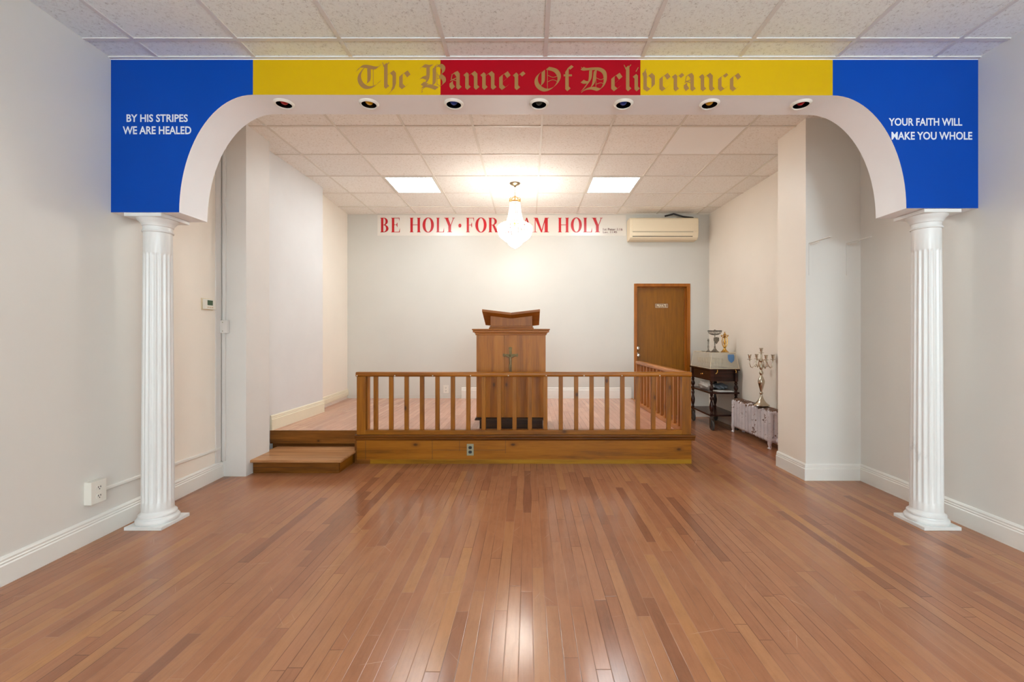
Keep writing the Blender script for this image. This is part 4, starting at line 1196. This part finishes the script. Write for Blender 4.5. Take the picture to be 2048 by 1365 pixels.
# ================================================================== OUTLETS, THERMOSTAT, WIRING
def duplex(name, c, label, mat, wd=0.07, hh=0.115, normal='-y', box_depth=0.006, dark=False):
    """outlet with a two-socket face; normal is the way the face looks"""
    t = thing(name, c, label, 'outlet')
    def tr(p):      # local: x across, y out of the wall, z up
        if normal == '-y': return (c[0] + p[0], c[1] - p[1], c[2] + p[2])
        return (c[0] + p[1], c[1] + p[0], c[2] + p[2])
    def put(mb, nm, mt, par=t, **kw):
        mb.v = [tr(p) for p in mb.v]
        return part(mb, nm, mt, par, **kw)
    put(MB().box(-wd / 2, wd / 2, 0, box_depth, -hh / 2, hh / 2), 'cover_plate', mat, bevel=0.002)
    for s in (-1, 1):
        z = s * hh * 0.19
        rr = hh * 0.15
        poly = [(rr * math.cos(a), z + max(-rr * 0.82, min(rr * 0.82, rr * math.sin(a)))) for a in [2 * PI * k / 20 for k in range(20)]]
        mbs = MB().prism([(p[0], p[1]) for p in poly], box_depth, box_depth + 0.003, axis='y')
        so = put(mbs, 'socket', M['dark'] if dark else mat)
        if not dark:
            q = MB()
            for dx in (-0.2, 0.2): q.box(dx * hh / 4 - 0.002, dx * hh / 4 + 0.002, box_depth + 0.002, box_depth + 0.0036, z - 0.002, z + 0.008)
            q.box(-0.003, 0.003, box_depth + 0.002, box_depth + 0.0036, z - 0.012, z - 0.006)
            put(q, 'slot', M['dark'], so)
    return t
duplex('wall_outlet', (lwx(2.65), 2.655, WZ(982, 2.655) - 0.005), 'white surface-mounted outlet box low on the hall wall near the column', M['plastic_white'], 0.095, 0.135, '+x', 0.045)
duplex('platform_outlet', (WX(940.5, SF), SF, WZ(900, SF)), 'grey metal outlet with dark sockets in the platform front', M['steel_plate'], 0.066, 0.112, '-y', 0.005, True)
duplex('wall_outlet', (WX(892, YW), YW, WZ(779, YW)), 'white outlet on the end wall seen between rail balusters', M['plastic_white'], 0.08, 0.125)

# raceway along the hall wall, then up the corner
rw = thing('wire_raceway', (lwx(3.3), 3.3, 0.27), 'white painted cable raceway running from wall outlet to pier corner', 'raceway')
v = []
mb = MB()
yA, yB = 2.705, 3.845
for yv, zv in ((yA, 0.285), (yB, 0.255)):
    xw = lwx(yv)
    v += [(xw - 0.002, yv, zv - 0.011), (xw + 0.013, yv, zv - 0.009), (xw + 0.013, yv, zv + 0.009), (xw - 0.002, yv, zv + 0.011)]
mb.add(v, [(0, 1, 2, 3), (4, 7, 6, 5), (0, 4, 5, 1), (1, 5, 6, 2), (2, 6, 7, 3), (3, 7, 4, 0)])
part(mb, 'run', M['trim_white'], rw, bevel=0.002)
xc = WX(447.5, 3.85)
part(MB().box(xc - 0.014, xc + 0.012, 3.845, 3.866, 0.14, 1.255).box(xc - 0.010, xc + 0.016, 3.845, 3.866, 1.37, ZA), 'riser', M['plaster'], rw, bevel=0.002)
jb = thing('junction_box', (WX(447, 3.84), 3.865, 1.255), 'small painted junction box on raceway in the pier corner', 'junction box')
part(MB().box(WX(438.5, 3.84), WX(456, 3.84), 3.828, 3.8655, 1.255, 1.37), 'box', M['plaster'], jb, bevel=0.006)
mb = MB()
for z in (1.275, 1.35):
    mb.lathe([(0.001, 3.8265), (0.004, 3.8265), (0.004, 3.829)], (WX(447, 3.84), 0, z), 10, axis='y')
part(mb, 'screw', M['steel_plate'], jb)
# narrow dark paint seam where hall wall meets the pier
struct(MB().box(lwx(3.83) - 0.004, lwx(3.83) + 0.012, 3.78, 3.84, 0.14, ZA), 'trim_2', M['plaster'])

ty = 3.68
tx = lwx(ty)
th = thing('thermostat', (tx, ty, 1.45), 'white thermostat with green display beside the pier', 'thermostat')
part(MB().box(tx - 0.003, tx + 0.008, ty - 0.075, ty + 0.06, 1.448, 1.545), 'wall_plate', M['plastic_cream'], th, bevel=0.002)
part(MB().box(tx + 0.007, tx + 0.034, ty - 0.06, ty + 0.055, 1.455, 1.538), 'case', M['plastic_white'], th, bevel=0.003)
part(MB().box(tx + 0.033, tx + 0.0355, ty - 0.042, ty + 0.018, 1.487, 1.528), 'display', M['lcd'], th)
mb = MB()
for k in range(3): mb.box(tx + 0.033, tx + 0.0365, ty - 0.044 + 0.024 * k, ty - 0.028 + 0.024 * k, 1.466, 1.474)
part(mb, 'button', M['plastic_tan'], th)

# shelf brackets on the pier
for px, lab in ((1619.5, 'white metal shelf bracket by the outer edge of the plain pier'), (1694.5, 'white metal shelf bracket by the inside corner of the pier')):
    yb = 3.77
    bx_ = WX(px, yb)
    zb = WZ(488, yb)
    t = thing('shelf_bracket', (bx_, yb, zb), lab, 'bracket', 'shelf brackets on the pier')
    part(MB().box(bx_ - 0.010, bx_ + 0.010, yb - 0.006, yb, zb - 0.27, zb + 0.005), 'wall_arm', M['wall'], t, bevel=0.001)
    part(MB().box(bx_ - 0.010, bx_ + 0.010, yb - 0.26, yb, zb, zb + 0.006), 'shelf_arm', M['wall'], t, bevel=0.001)
    part(MB().box(bx_ - 0.003, bx_ + 0.003, yb - 0.13, yb - 0.005, zb - 0.012, zb + 0.001), 'rib', M['wall'], t)

# ================================================================== RADIATOR
RX0, RX1 = 2.605, 2.775
rd = thing('radiator', ((RX0 + RX1) / 2, 5.25, 0), 'low cast-iron radiator with flaking white paint beside the pier', 'radiator')
xs_ = (RX0 + 0.030, (RX0 + RX1) / 2, RX1 - 0.030)
secm = None
nsec = 13
y_first, pitch = 4.80, 0.0715
mb = MB()
o = Vector((0, 0, 0))
for i, xx in enumerate(xs_):
    mb.tube([(xx, 0, 0.095), (xx, 0, 0.16), (xx, 0, 0.33), (xx, 0, 0.40)], [0.030, 0.0285, 0.0285, 0.030], 14)
mb.tube([(xs_[0], 0, 0.10), (xs_[1], 0, 0.092), (xs_[2], 0, 0.10)], 0.032, 12)
mb.tube([(xs_[0], 0, 0.392), (xs_[1], 0, 0.404), (xs_[2], 0, 0.392)], 0.0335, 12)
for xx, zz in ((xs_[0], 0.10), (xs_[2], 0.10), (xs_[0], 0.394), (xs_[2], 0.394)):
    mb.ball((xx, 0, zz), 0.031, 14, 10, 0, (0.9, 1, 1))
for zz in (0.10, 0.39):
    mb.lathe([(0.024, -0.036), (0.027, -0.025), (0.027, 0.025), (0.024, 0.036)], (xs_[1], 0, zz), 14, axis='y')
sec = mb.build('section', M['radiator'], rd)
for i in range(nsec):
    s = sec if i == 0 else sec.copy()
    if i: C.objects.link(s)
    s.location = (-rd.location.x, y_first + pitch * i - rd.location.y, 0)
leg = MB()
for xx in (xs_[0], xs_[2]):
    sg = -1 if xx == xs_[0] else 1
    leg.tube([(xx, 0, 0.10), (xx + sg * 0.012, 0, 0.055), (xx + sg * 0.006, 0, 0.02), (xx + sg * 0.016, 0, 0.0)], [0.03, 0.02, 0.015, 0.022], 10)
lg = leg.build('foot', M['radiator'], rd)
lg.location = (-rd.location.x, y_first - rd.location.y, 0)
l2 = lg.copy(); C.objects.link(l2); l2.location = (-rd.location.x, y_first + pitch * (nsec - 1) - rd.location.y, 0)
mb = MB()
mb.tube([(xs_[1] + 0.01, y_first - 0.04, 0.10), (xs_[1] + 0.01, y_first - 0.13, 0.10), (xs_[1] + 0.01, y_first - 0.13, 0.0)], 0.018, 10)
mb.lathe([(0.03, y_first - 0.085), (0.034, y_first - 0.07), (0.034, y_first - 0.05), (0.026, y_first - 0.036)], (xs_[1] + 0.01, 0, 0.10), 12, axis='y')
part(mb, 'valve', M['radiator'], rd)

rp = MB().box(2.545, 2.72, 4.44, 4.47, 0.0, 0.435)
ro = rp.build('red_board', M['red_gloss'], origin=(2.63, 4.455, 0), bevel=0.003)
tag(ro, 'thin red board edge standing between the pier and radiator', 'board')

# ================================================================== CANDELABRUM
KX, KY, KZ = 2.65, 5.02, 0.4395
ca_ = thing('candelabrum', (KX, KY, KZ), 'tall silver five-branch candelabrum standing on the radiator', 'candelabrum')
def K(prof, n=28): return MB().lathe(prof, (KX, KY, KZ), n)
part(K([(0.085, 0.0), (0.087, 0.006), (0.082, 0.012), (0.062, 0.026), (0.04, 0.05), (0.022, 0.085), (0.012, 0.115), (0.011, 0.125)]), 'base', M['silver'], ca_)
part(K([(0.011, 0.125), (0.018, 0.135), (0.019, 0.145), (0.011, 0.158), (0.013, 0.17), (0.024, 0.215), (0.034, 0.255), (0.036, 0.275), (0.030, 0.30), (0.014, 0.335), (0.011, 0.345), (0.019, 0.358), (0.022, 0.372), (0.016, 0.39), (0.010, 0.405), (0.018, 0.42), (0.022, 0.44), (0.014, 0.47), (0.010, 0.49), (0.020, 0.505), (0.02, 0.52), (0.010, 0.54), (0.009, 0.585)]), 'stem', M['silver'], ca_)
def cup(c):
    return MB().lathe([(0.004, -0.02), (0.008, -0.012), (0.008, -0.004), (0.028, 0.0), (0.029, 0.003), (0.009, 0.006), (0.009, 0.012), (0.013, 0.02), (0.015, 0.045), (0.022, 0.052), (0.022, 0.055), (0.013, 0.055), (0.011, 0.03)], c, 18, caps=False)
part(cup((KX, KY, KZ + 0.60)), 'candle_cup', M['silver'], ca_)
for k in range(4):
    a = math.radians(-6 + 90 * k)
    dx, dy = math.cos(a), math.sin(a)
    pts = []
    for r, z in ((0.012, 0.50), (0.035, 0.525), (0.06, 0.50), (0.075, 0.455), (0.10, 0.43), (0.115, 0.44), (0.126, 0.475), (0.126, 0.51)):
        pts.append((KX + dx * r, KY + dy * r, KZ + z))
    pts = [p for p in pts]
    arm = MB().tube(pts, [0.007, 0.006, 0.006, 0.006, 0.006, 0.006, 0.005, 0.005], 8)
    arm.tube([(KX + dx * 0.075, KY + dy * 0.075, KZ + 0.46), (KX + dx * 0.062, KY + dy * 0.062, KZ + 0.44), (KX + dx * 0.05, KY + dy * 0.05, KZ + 0.452), (KX + dx * 0.056, KY + dy * 0.056, KZ + 0.47)], 0.004, 6)
    ao = part(arm, 'arm', M['silver'], ca_)
    part(cup((KX + dx * 0.126, KY + dy * 0.126, KZ + 0.525)), 'candle_cup', M['silver'], ao)

# ================================================================== TEA TROLLEY
TX0, TX1, TY0, TY1 = 2.375, 2.735, 5.75, 6.44
tr_ = thing('trolley', ((TX0 + TX1) / 2, (TY0 + TY1) / 2, 0), 'dark wood tea trolley on casters near the door', 'trolley')
def shelf(z, t, e=0.0): return MB().box(TX0 - e, TX1 + e, TY0 - e, TY1 + e, z - t, z)
part(shelf(0.80, 0.022, 0.018), 'top', M['cart'], tr_, bevel=0.005)
part(shelf(0.497, 0.022, 0.012), 'shelf', M['cart'], tr_, bevel=0.004)
part(shelf(0.205, 0.022, 0.012), 'shelf', M['cart'], tr_, bevel=0.004)
part(MB().box(TX0 + 0.03, TX1 - 0.01, TY0 + 0.03, TY1 - 0.03, 0.635, 0.778), 'drawer_case', M['cart'], tr_, bevel=0.002)
dw = part(MB().box(TX0 + 0.012, TX0 + 0.032, TY0 + 0.06, TY1 - 0.06, 0.648, 0.77), 'drawer', M['cart'], tr_, bevel=0.003)
part(MB().lathe([(0.014, 0.0), (0.012, -0.004), (0.005, -0.008), (0.006, -0.014), (0.011, -0.020), (0.008, -0.026), (0.001, -0.027)][::-1], (TX0 + 0.012, (TY0 + TY1) / 2 - 0.04, 0.712), 14, axis='x'), 'knob', M['brass'], dw)
def turned(z0, z1, cx, cy):
    h = z1 - z0
    pr = [(0.016, 0), (0.02, 0.03), (0.016, 0.06), (0.013, 0.10), (0.02, 0.18), (0.026, 0.30), (0.027, 0.42), (0.02, 0.55), (0.013, 0.66), (0.02, 0.74), (0.022, 0.80), (0.014, 0.86), (0.019, 0.92), (0.02, 1.0)]
    return MB().lathe([(r, z0 + t * h) for r, t in pr], (cx, cy, 0), 14)
for cx in (TX0 + 0.02, TX1 - 0.02):
    for cy in (TY0 + 0.02, TY1 - 0.02):
        l = turned(0.205, 0.475, cx, cy)
        l.v += []
        l2_ = turned(0.497, 0.64, cx, cy)
        l.add(l2_.v, l2_.f, 0, True)
        l.box(cx - 0.02, cx + 0.02, cy - 0.02, cy + 0.02, 0.64, 0.778)
        part(l, 'leg', M['cart'], tr_)
        cst = MB().box(cx - 0.022, cx + 0.022, cy - 0.004, cy + 0.006, 0.15, 0.184).lathe([(0.012, 0.13), (0.012, 0.186)], (cx, cy, 0), 10)
        cst.box(cx - 0.024, cx - 0.019, cy - 0.028, cy + 0.012, 0.05, 0.155).box(cx + 0.019, cx + 0.024, cy - 0.028, cy + 0.012, 0.05, 0.155)
        c1 = part(cst, 'caster', M['pewter'], tr_)
        part(MB().lathe([(0.05, -0.013), (0.062, -0.010), (0.064, 0.0), (0.062, 0.010), (0.05, 0.013)], (cx, cy - 0.015, 0.064), 22, axis='x'), 'wheel', M['rubber'], c1)
# gilt hooks under the near edge of the top
mb = MB().tube([(2.455, TY0 - 0.02, 0.79), (2.45, TY0 - 0.03, 0.765), (2.44, TY0 - 0.025, 0.745), (2.43, TY0 - 0.022, 0.74)], 0.006, 6).tube([(2.69, TY0 - 0.02, 0.79), (2.695, TY0 - 0.03, 0.77), (2.69, TY0 - 0.028, 0.752)], 0.006, 6)
part(mb, 'latch', M['brass'], tr_)

# clear display cover
dc = thing('display_cover', ((TX0 + TX1) / 2, 6.06, 0.80), 'clear acrylic cover with blue shield standing on the trolley', 'display cover')
bx0, bx1, by0, by1 = TX0 - 0.005, TX1 + 0.012, TY0 + 0.0, TY1 - 0.01
it = 0.028
z0, z1 = 0.8005, 1.012
def ringv(x0, x1, y0, y1, z): return [(x0, y0, z), (x1, y0, z), (x1, y1, z), (x0, y1, z)]
v = ringv(bx0, bx1, by0, by1, z0) + ringv(bx0 + it, bx1 - it, by0 + it, by1 - it, z1)
e = 0.004
v += ringv(bx0 + e, bx1 - e, by0 + e, by1 - e, z0) + ringv(bx0 + it + e, bx1 - it - e, by0 + it + e, by1 - it - e, z1 - e)
f = [(4, 5, 6, 7), (8 + 4, 8 + 7, 8 + 6, 8 + 5)]
for i in range(4):
    j = (i + 1) % 4
    f.append((i, j, 4 + j, 4 + i)); f.append((8 + i, 12 + i, 12 + j, 8 + j)); f.append((i, 8 + i, 8 + j, j))
part(MB().add(v, f), 'cover', M['acrylic'], dc)
mb = MB()
sy_ = by0
def on_front(px, z):
    yq = by0 + it * (z - z0) / (z1 - z0) - 0.002
    return (px, yq, z)
sc_x = WX(1463.5, TY0)
shape = [(-0.042, 0.050), (-0.02, 0.056), (0, 0.052), (0.02, 0.056), (0.042, 0.050), (0.043, 0.0), (0.034, -0.028), (0.0, -0.056), (-0.034, -0.028), (-0.043, 0.0)]
cz = WZ(718, TY0)
vf = [on_front(sc_x + p[0], cz + p[1]) for p in shape]
vb = [(p[0], p[1] + 0.0015, p[2]) for p in vf]
nS = len(shape)
mb.add(vf + vb, [list(range(nS)), list(range(nS, 2 * nS))[::-1]] + [(i, (i + 1) % nS, nS + (i + 1) % nS, nS + i) for i in range(nS)])
part(mb, 'shield', M['shield_blue'], dc)
# edge lines of the cover
mb = MB()
top = ringv(bx0 + it, bx1 - it, by0 + it, by1 - it, z1)
bot = ringv(bx0, bx1, by0, by1, z0 + 0.003)
for i in range(4):
    mb.tube([top[i], top[(i + 1) % 4]], 0.0025, 5).tube([bot[i], bot[(i + 1) % 4]], 0.003, 5).tube([top[i], bot[i]], 0.002, 5)
part(mb, 'edge', M['plastic_cream'], dc)
# little glasses in rows under the cover
gproto = None
gcols = ['front', 'second', 'third', 'rear']
idx = 0
for r in range(2):
    for k in range(7):
        gx_, gy_ = TX0 + 0.07 + 0.11 * r + 0.0, TY0 + 0.10 + 0.078 * k
        nmv = 'small clear stemmed glass in the rows under the acrylic cover'
        if gproto is None:
            gproto = thing('stemmed_glass', (gx_, gy_, 0.8008), nmv, 'glass', 'glasses under the acrylic cover')
            gm = MB().lathe([(0.024, 0.0), (0.024, 0.003), (0.005, 0.008), (0.004, 0.05), (0.012, 0.06), (0.024, 0.075), (0.027, 0.10), (0.025, 0.13), (0.0235, 0.13), (0.025, 0.10), (0.022, 0.078), (0.01, 0.064)], (gx_, gy_, 0.8008), 14, caps=False)
            part(gm, 'glass_body', M['cup_glass'], gproto)
        else:
            c = copy_tree(gproto); c.location = (gx_, gy_, 0.8008)
mb = MB()

# menorahs on top of the cover
def menorah(loc, H, W, mat, label, nb=9, yaw=0.0, star=False):
    t = thing('menorah', loc, label, 'menorah')
    def at(mb):
        cy_, sy2 = math.cos(yaw), math.sin(yaw)
        mb.v = [(loc[0] + p[0] * cy_ - p[1] * sy2, loc[1] + p[0] * sy2 + p[1] * cy_, loc[2] + p[2]) for p in mb.v]; return mb
    part(at(MB().lathe([(0.052, 0), (0.054, 0.006), (0.045, 0.014), (0.028, 0.03), (0.014, 0.05), (0.009, 0.06)], n=24)), 'base', mat, t)
    h = H
    part(at(MB().lathe([(0.009, 0.055), (0.013, 0.07), (0.007, 0.085), (0.007, h * 0.5), (0.014, h * 0.54), (0.015, h * 0.6), (0.007, h * 0.66), (0.006, h * 0.95)], n=14)), 'stem', mat, t)
    half = (nb - 1) // 2
    for k in range(1, half + 1):
        r = W / 2 * k / half
        for s in (-1, 1):
            pts = []
            for j in range(7):
                a = PI / 2 * j / 6
                pts.append((s * r * math.sin(a), 0, h * 0.92 - (h * 0.10 + 0.1 * r) * math.cos(a)))
            part(at(MB().tube(pts, 0.0045, 7)), 'branch', mat, t)
            part(at(MB().lathe([(0.004, h * 0.92), (0.011, h * 0.94), (0.009, h * 0.96), (0.011, h * 1.0), (0.008, h * 1.0)], (s * r, 0, 0), 10)), 'candle_cup', mat, t)
    part(at(MB().lathe([(0.004, h * 0.93), (0.011, h * 0.96), (0.009, h * 0.98), (0.011, h * 1.03), (0.008, h * 1.03)], (0, 0, 0), 10)), 'candle_cup', mat, t)
    if star:
        sh = [(-0.036, 0.04), (0, 0.048), (0.036, 0.04), (0.036, 0.0), (0.0, -0.045), (-0.036, 0.0)]
        part(at(MB().prism([(p[0] + 0.012, h * 0.53 + p[1]) for p in sh], -0.024, -0.012, axis='y')), 'shield', mat, t)
    return t
menorah((2.505, 5.93, 1.0125), 0.295, 0.185, M['pewter'], 'tarnished silver menorah with many branches on the acrylic cover', 9, 0.15, True)
# second, brass lamp stand with a crown
gl = thing('lamp_stand', (2.625, 5.90, 1.0125), 'brass crowned candle stand beside the silver menorah', 'candle stand')
gx, gy, gz = 2.625, 5.90, 1.0125
part(MB().lathe([(0.05, 0), (0.052, 0.006), (0.042, 0.014), (0.026, 0.03), (0.014, 0.05), (0.011, 0.06)], (gx, gy, gz), 24), 'base', M['brass'], gl)
part(MB().lathe([(0.011, 0.055), (0.018, 0.075), (0.010, 0.095), (0.016, 0.12), (0.018, 0.14), (0.010, 0.16), (0.009, 0.19), (0.02, 0.20), (0.024, 0.21), (0.01, 0.22), (0.008, 0.235)], (gx, gy, gz), 18), 'stem', M['brass'], gl)
for s in (-1, 1):
    mb = MB().tube([(gx + s * 0.01, gy, gz + 0.06), (gx + s * 0.03, gy, gz + 0.10), (gx + s * 0.036, gy, gz + 0.15), (gx + s * 0.028, gy, gz + 0.20), (gx + s * 0.04, gy, gz + 0.215)], 0.006, 7)
    mb.ball((gx + s * 0.042, gy, gz + 0.222), 0.011, 10, 6)
    part(mb, 'side_scroll', M['brass'], gl)
mb = MB().ball((gx, gy, gz + 0.242), 0.016, 12, 8).ball((gx, gy, gz + 0.268), 0.008, 10, 6)
for k in range(6):
    a = 2 * PI * k / 6
    mb.ball((gx + 0.022 * math.cos(a), gy + 0.022 * math.sin(a), gz + 0.228), 0.008, 8, 5)
part(mb, 'crown', M['brass'], gl)
# slim silver candlestick behind
cs = thing('candlestick', (2.455, 6.02, 1.0125), 'slim silver candlestick behind the silver menorah', 'candlestick')
part(MB().lathe([(0.034, 0), (0.034, 0.006), (0.014, 0.02), (0.007, 0.04), (0.011, 0.07), (0.007, 0.10), (0.010, 0.13), (0.007, 0.145), (0.016, 0.155), (0.010, 0.16), (0.011, 0.18), (0.008, 0.18)], (2.455, 6.02, 1.0125), 18), 'stick', M['pewter'], cs)
lid = MB().box(2.43, 2.475, 6.16, 6.20, 1.0125, 1.021).build('small_tray', M['pewter'], origin=(2.45, 6.18, 1.0125), bevel=0.002)
tag(lid, 'tiny metal dish near the back of the acrylic cover', 'dish')

# middle-shelf bundles
def lumpy(c, sx, sy, sz, seed, name, mat, label, cat):
    rnd = random.Random(seed)
    bm = bmesh.new()
    bmesh.ops.create_icosphere(bm, subdivisions=4, radius=1.0)
    ph = [rnd.uniform(0, 6) for _ in range(6)]
    for vtx in bm.verts:
        p = vtx.co
        d = 1 + 0.12 * math.sin(5 * p.x + ph[0]) * math.sin(4 * p.y + ph[1]) + 0.10 * math.sin(9 * p.x + 7 * p.z + ph[2]) + 0.06 * math.sin(17 * p.y + 11 * p.x + ph[3])
        vtx.co = Vector((p.x * sx * d, p.y * sy * d, max(-0.8, p.z * d) * sz))
    zmin = min(v.co.z for v in bm.verts)
    for v in bm.verts: v.co.z -= zmin
    for fc in bm.faces: fc.smooth = True
    me = bpy.data.meshes.new(name); bm.to_mesh(me); bm.free()
    me.materials.append(mat)
    o = bpy.data.objects.new(name, me); C.objects.link(o); o.location = c
    return tag(o, label, cat)
lumpy((2.465, 6.12, 0.4975), 0.075, 0.17, 0.062, 3, 'plastic_bag', M['bag'], 'crumpled clear plastic bag on the trolley middle shelf', 'bag')
lumpy((2.655, 6.12, 0.4975), 0.08, 0.13, 0.042, 5, 'folded_cloth', M['cloth_grey'], 'grey cloth bundle on the trolley behind the papers', 'cloth')
pp = MB()
for k in range(6):
    s = random.Random(k)
    dx, dy = s.uniform(-.006, .006), s.uniform(-.006, .006)
    pp.box(2.47 + dx, 2.68 + dx, 5.755 + dy, 5.90 + dy, 0.4975 + 0.002 * k, 0.4995 + 0.002 * k)
po = pp.build('paper_stack', M['paper'], origin=(2.57, 5.83, 0.4975))
tag(po, 'white papers lying on the trolley middle shelf', 'papers')
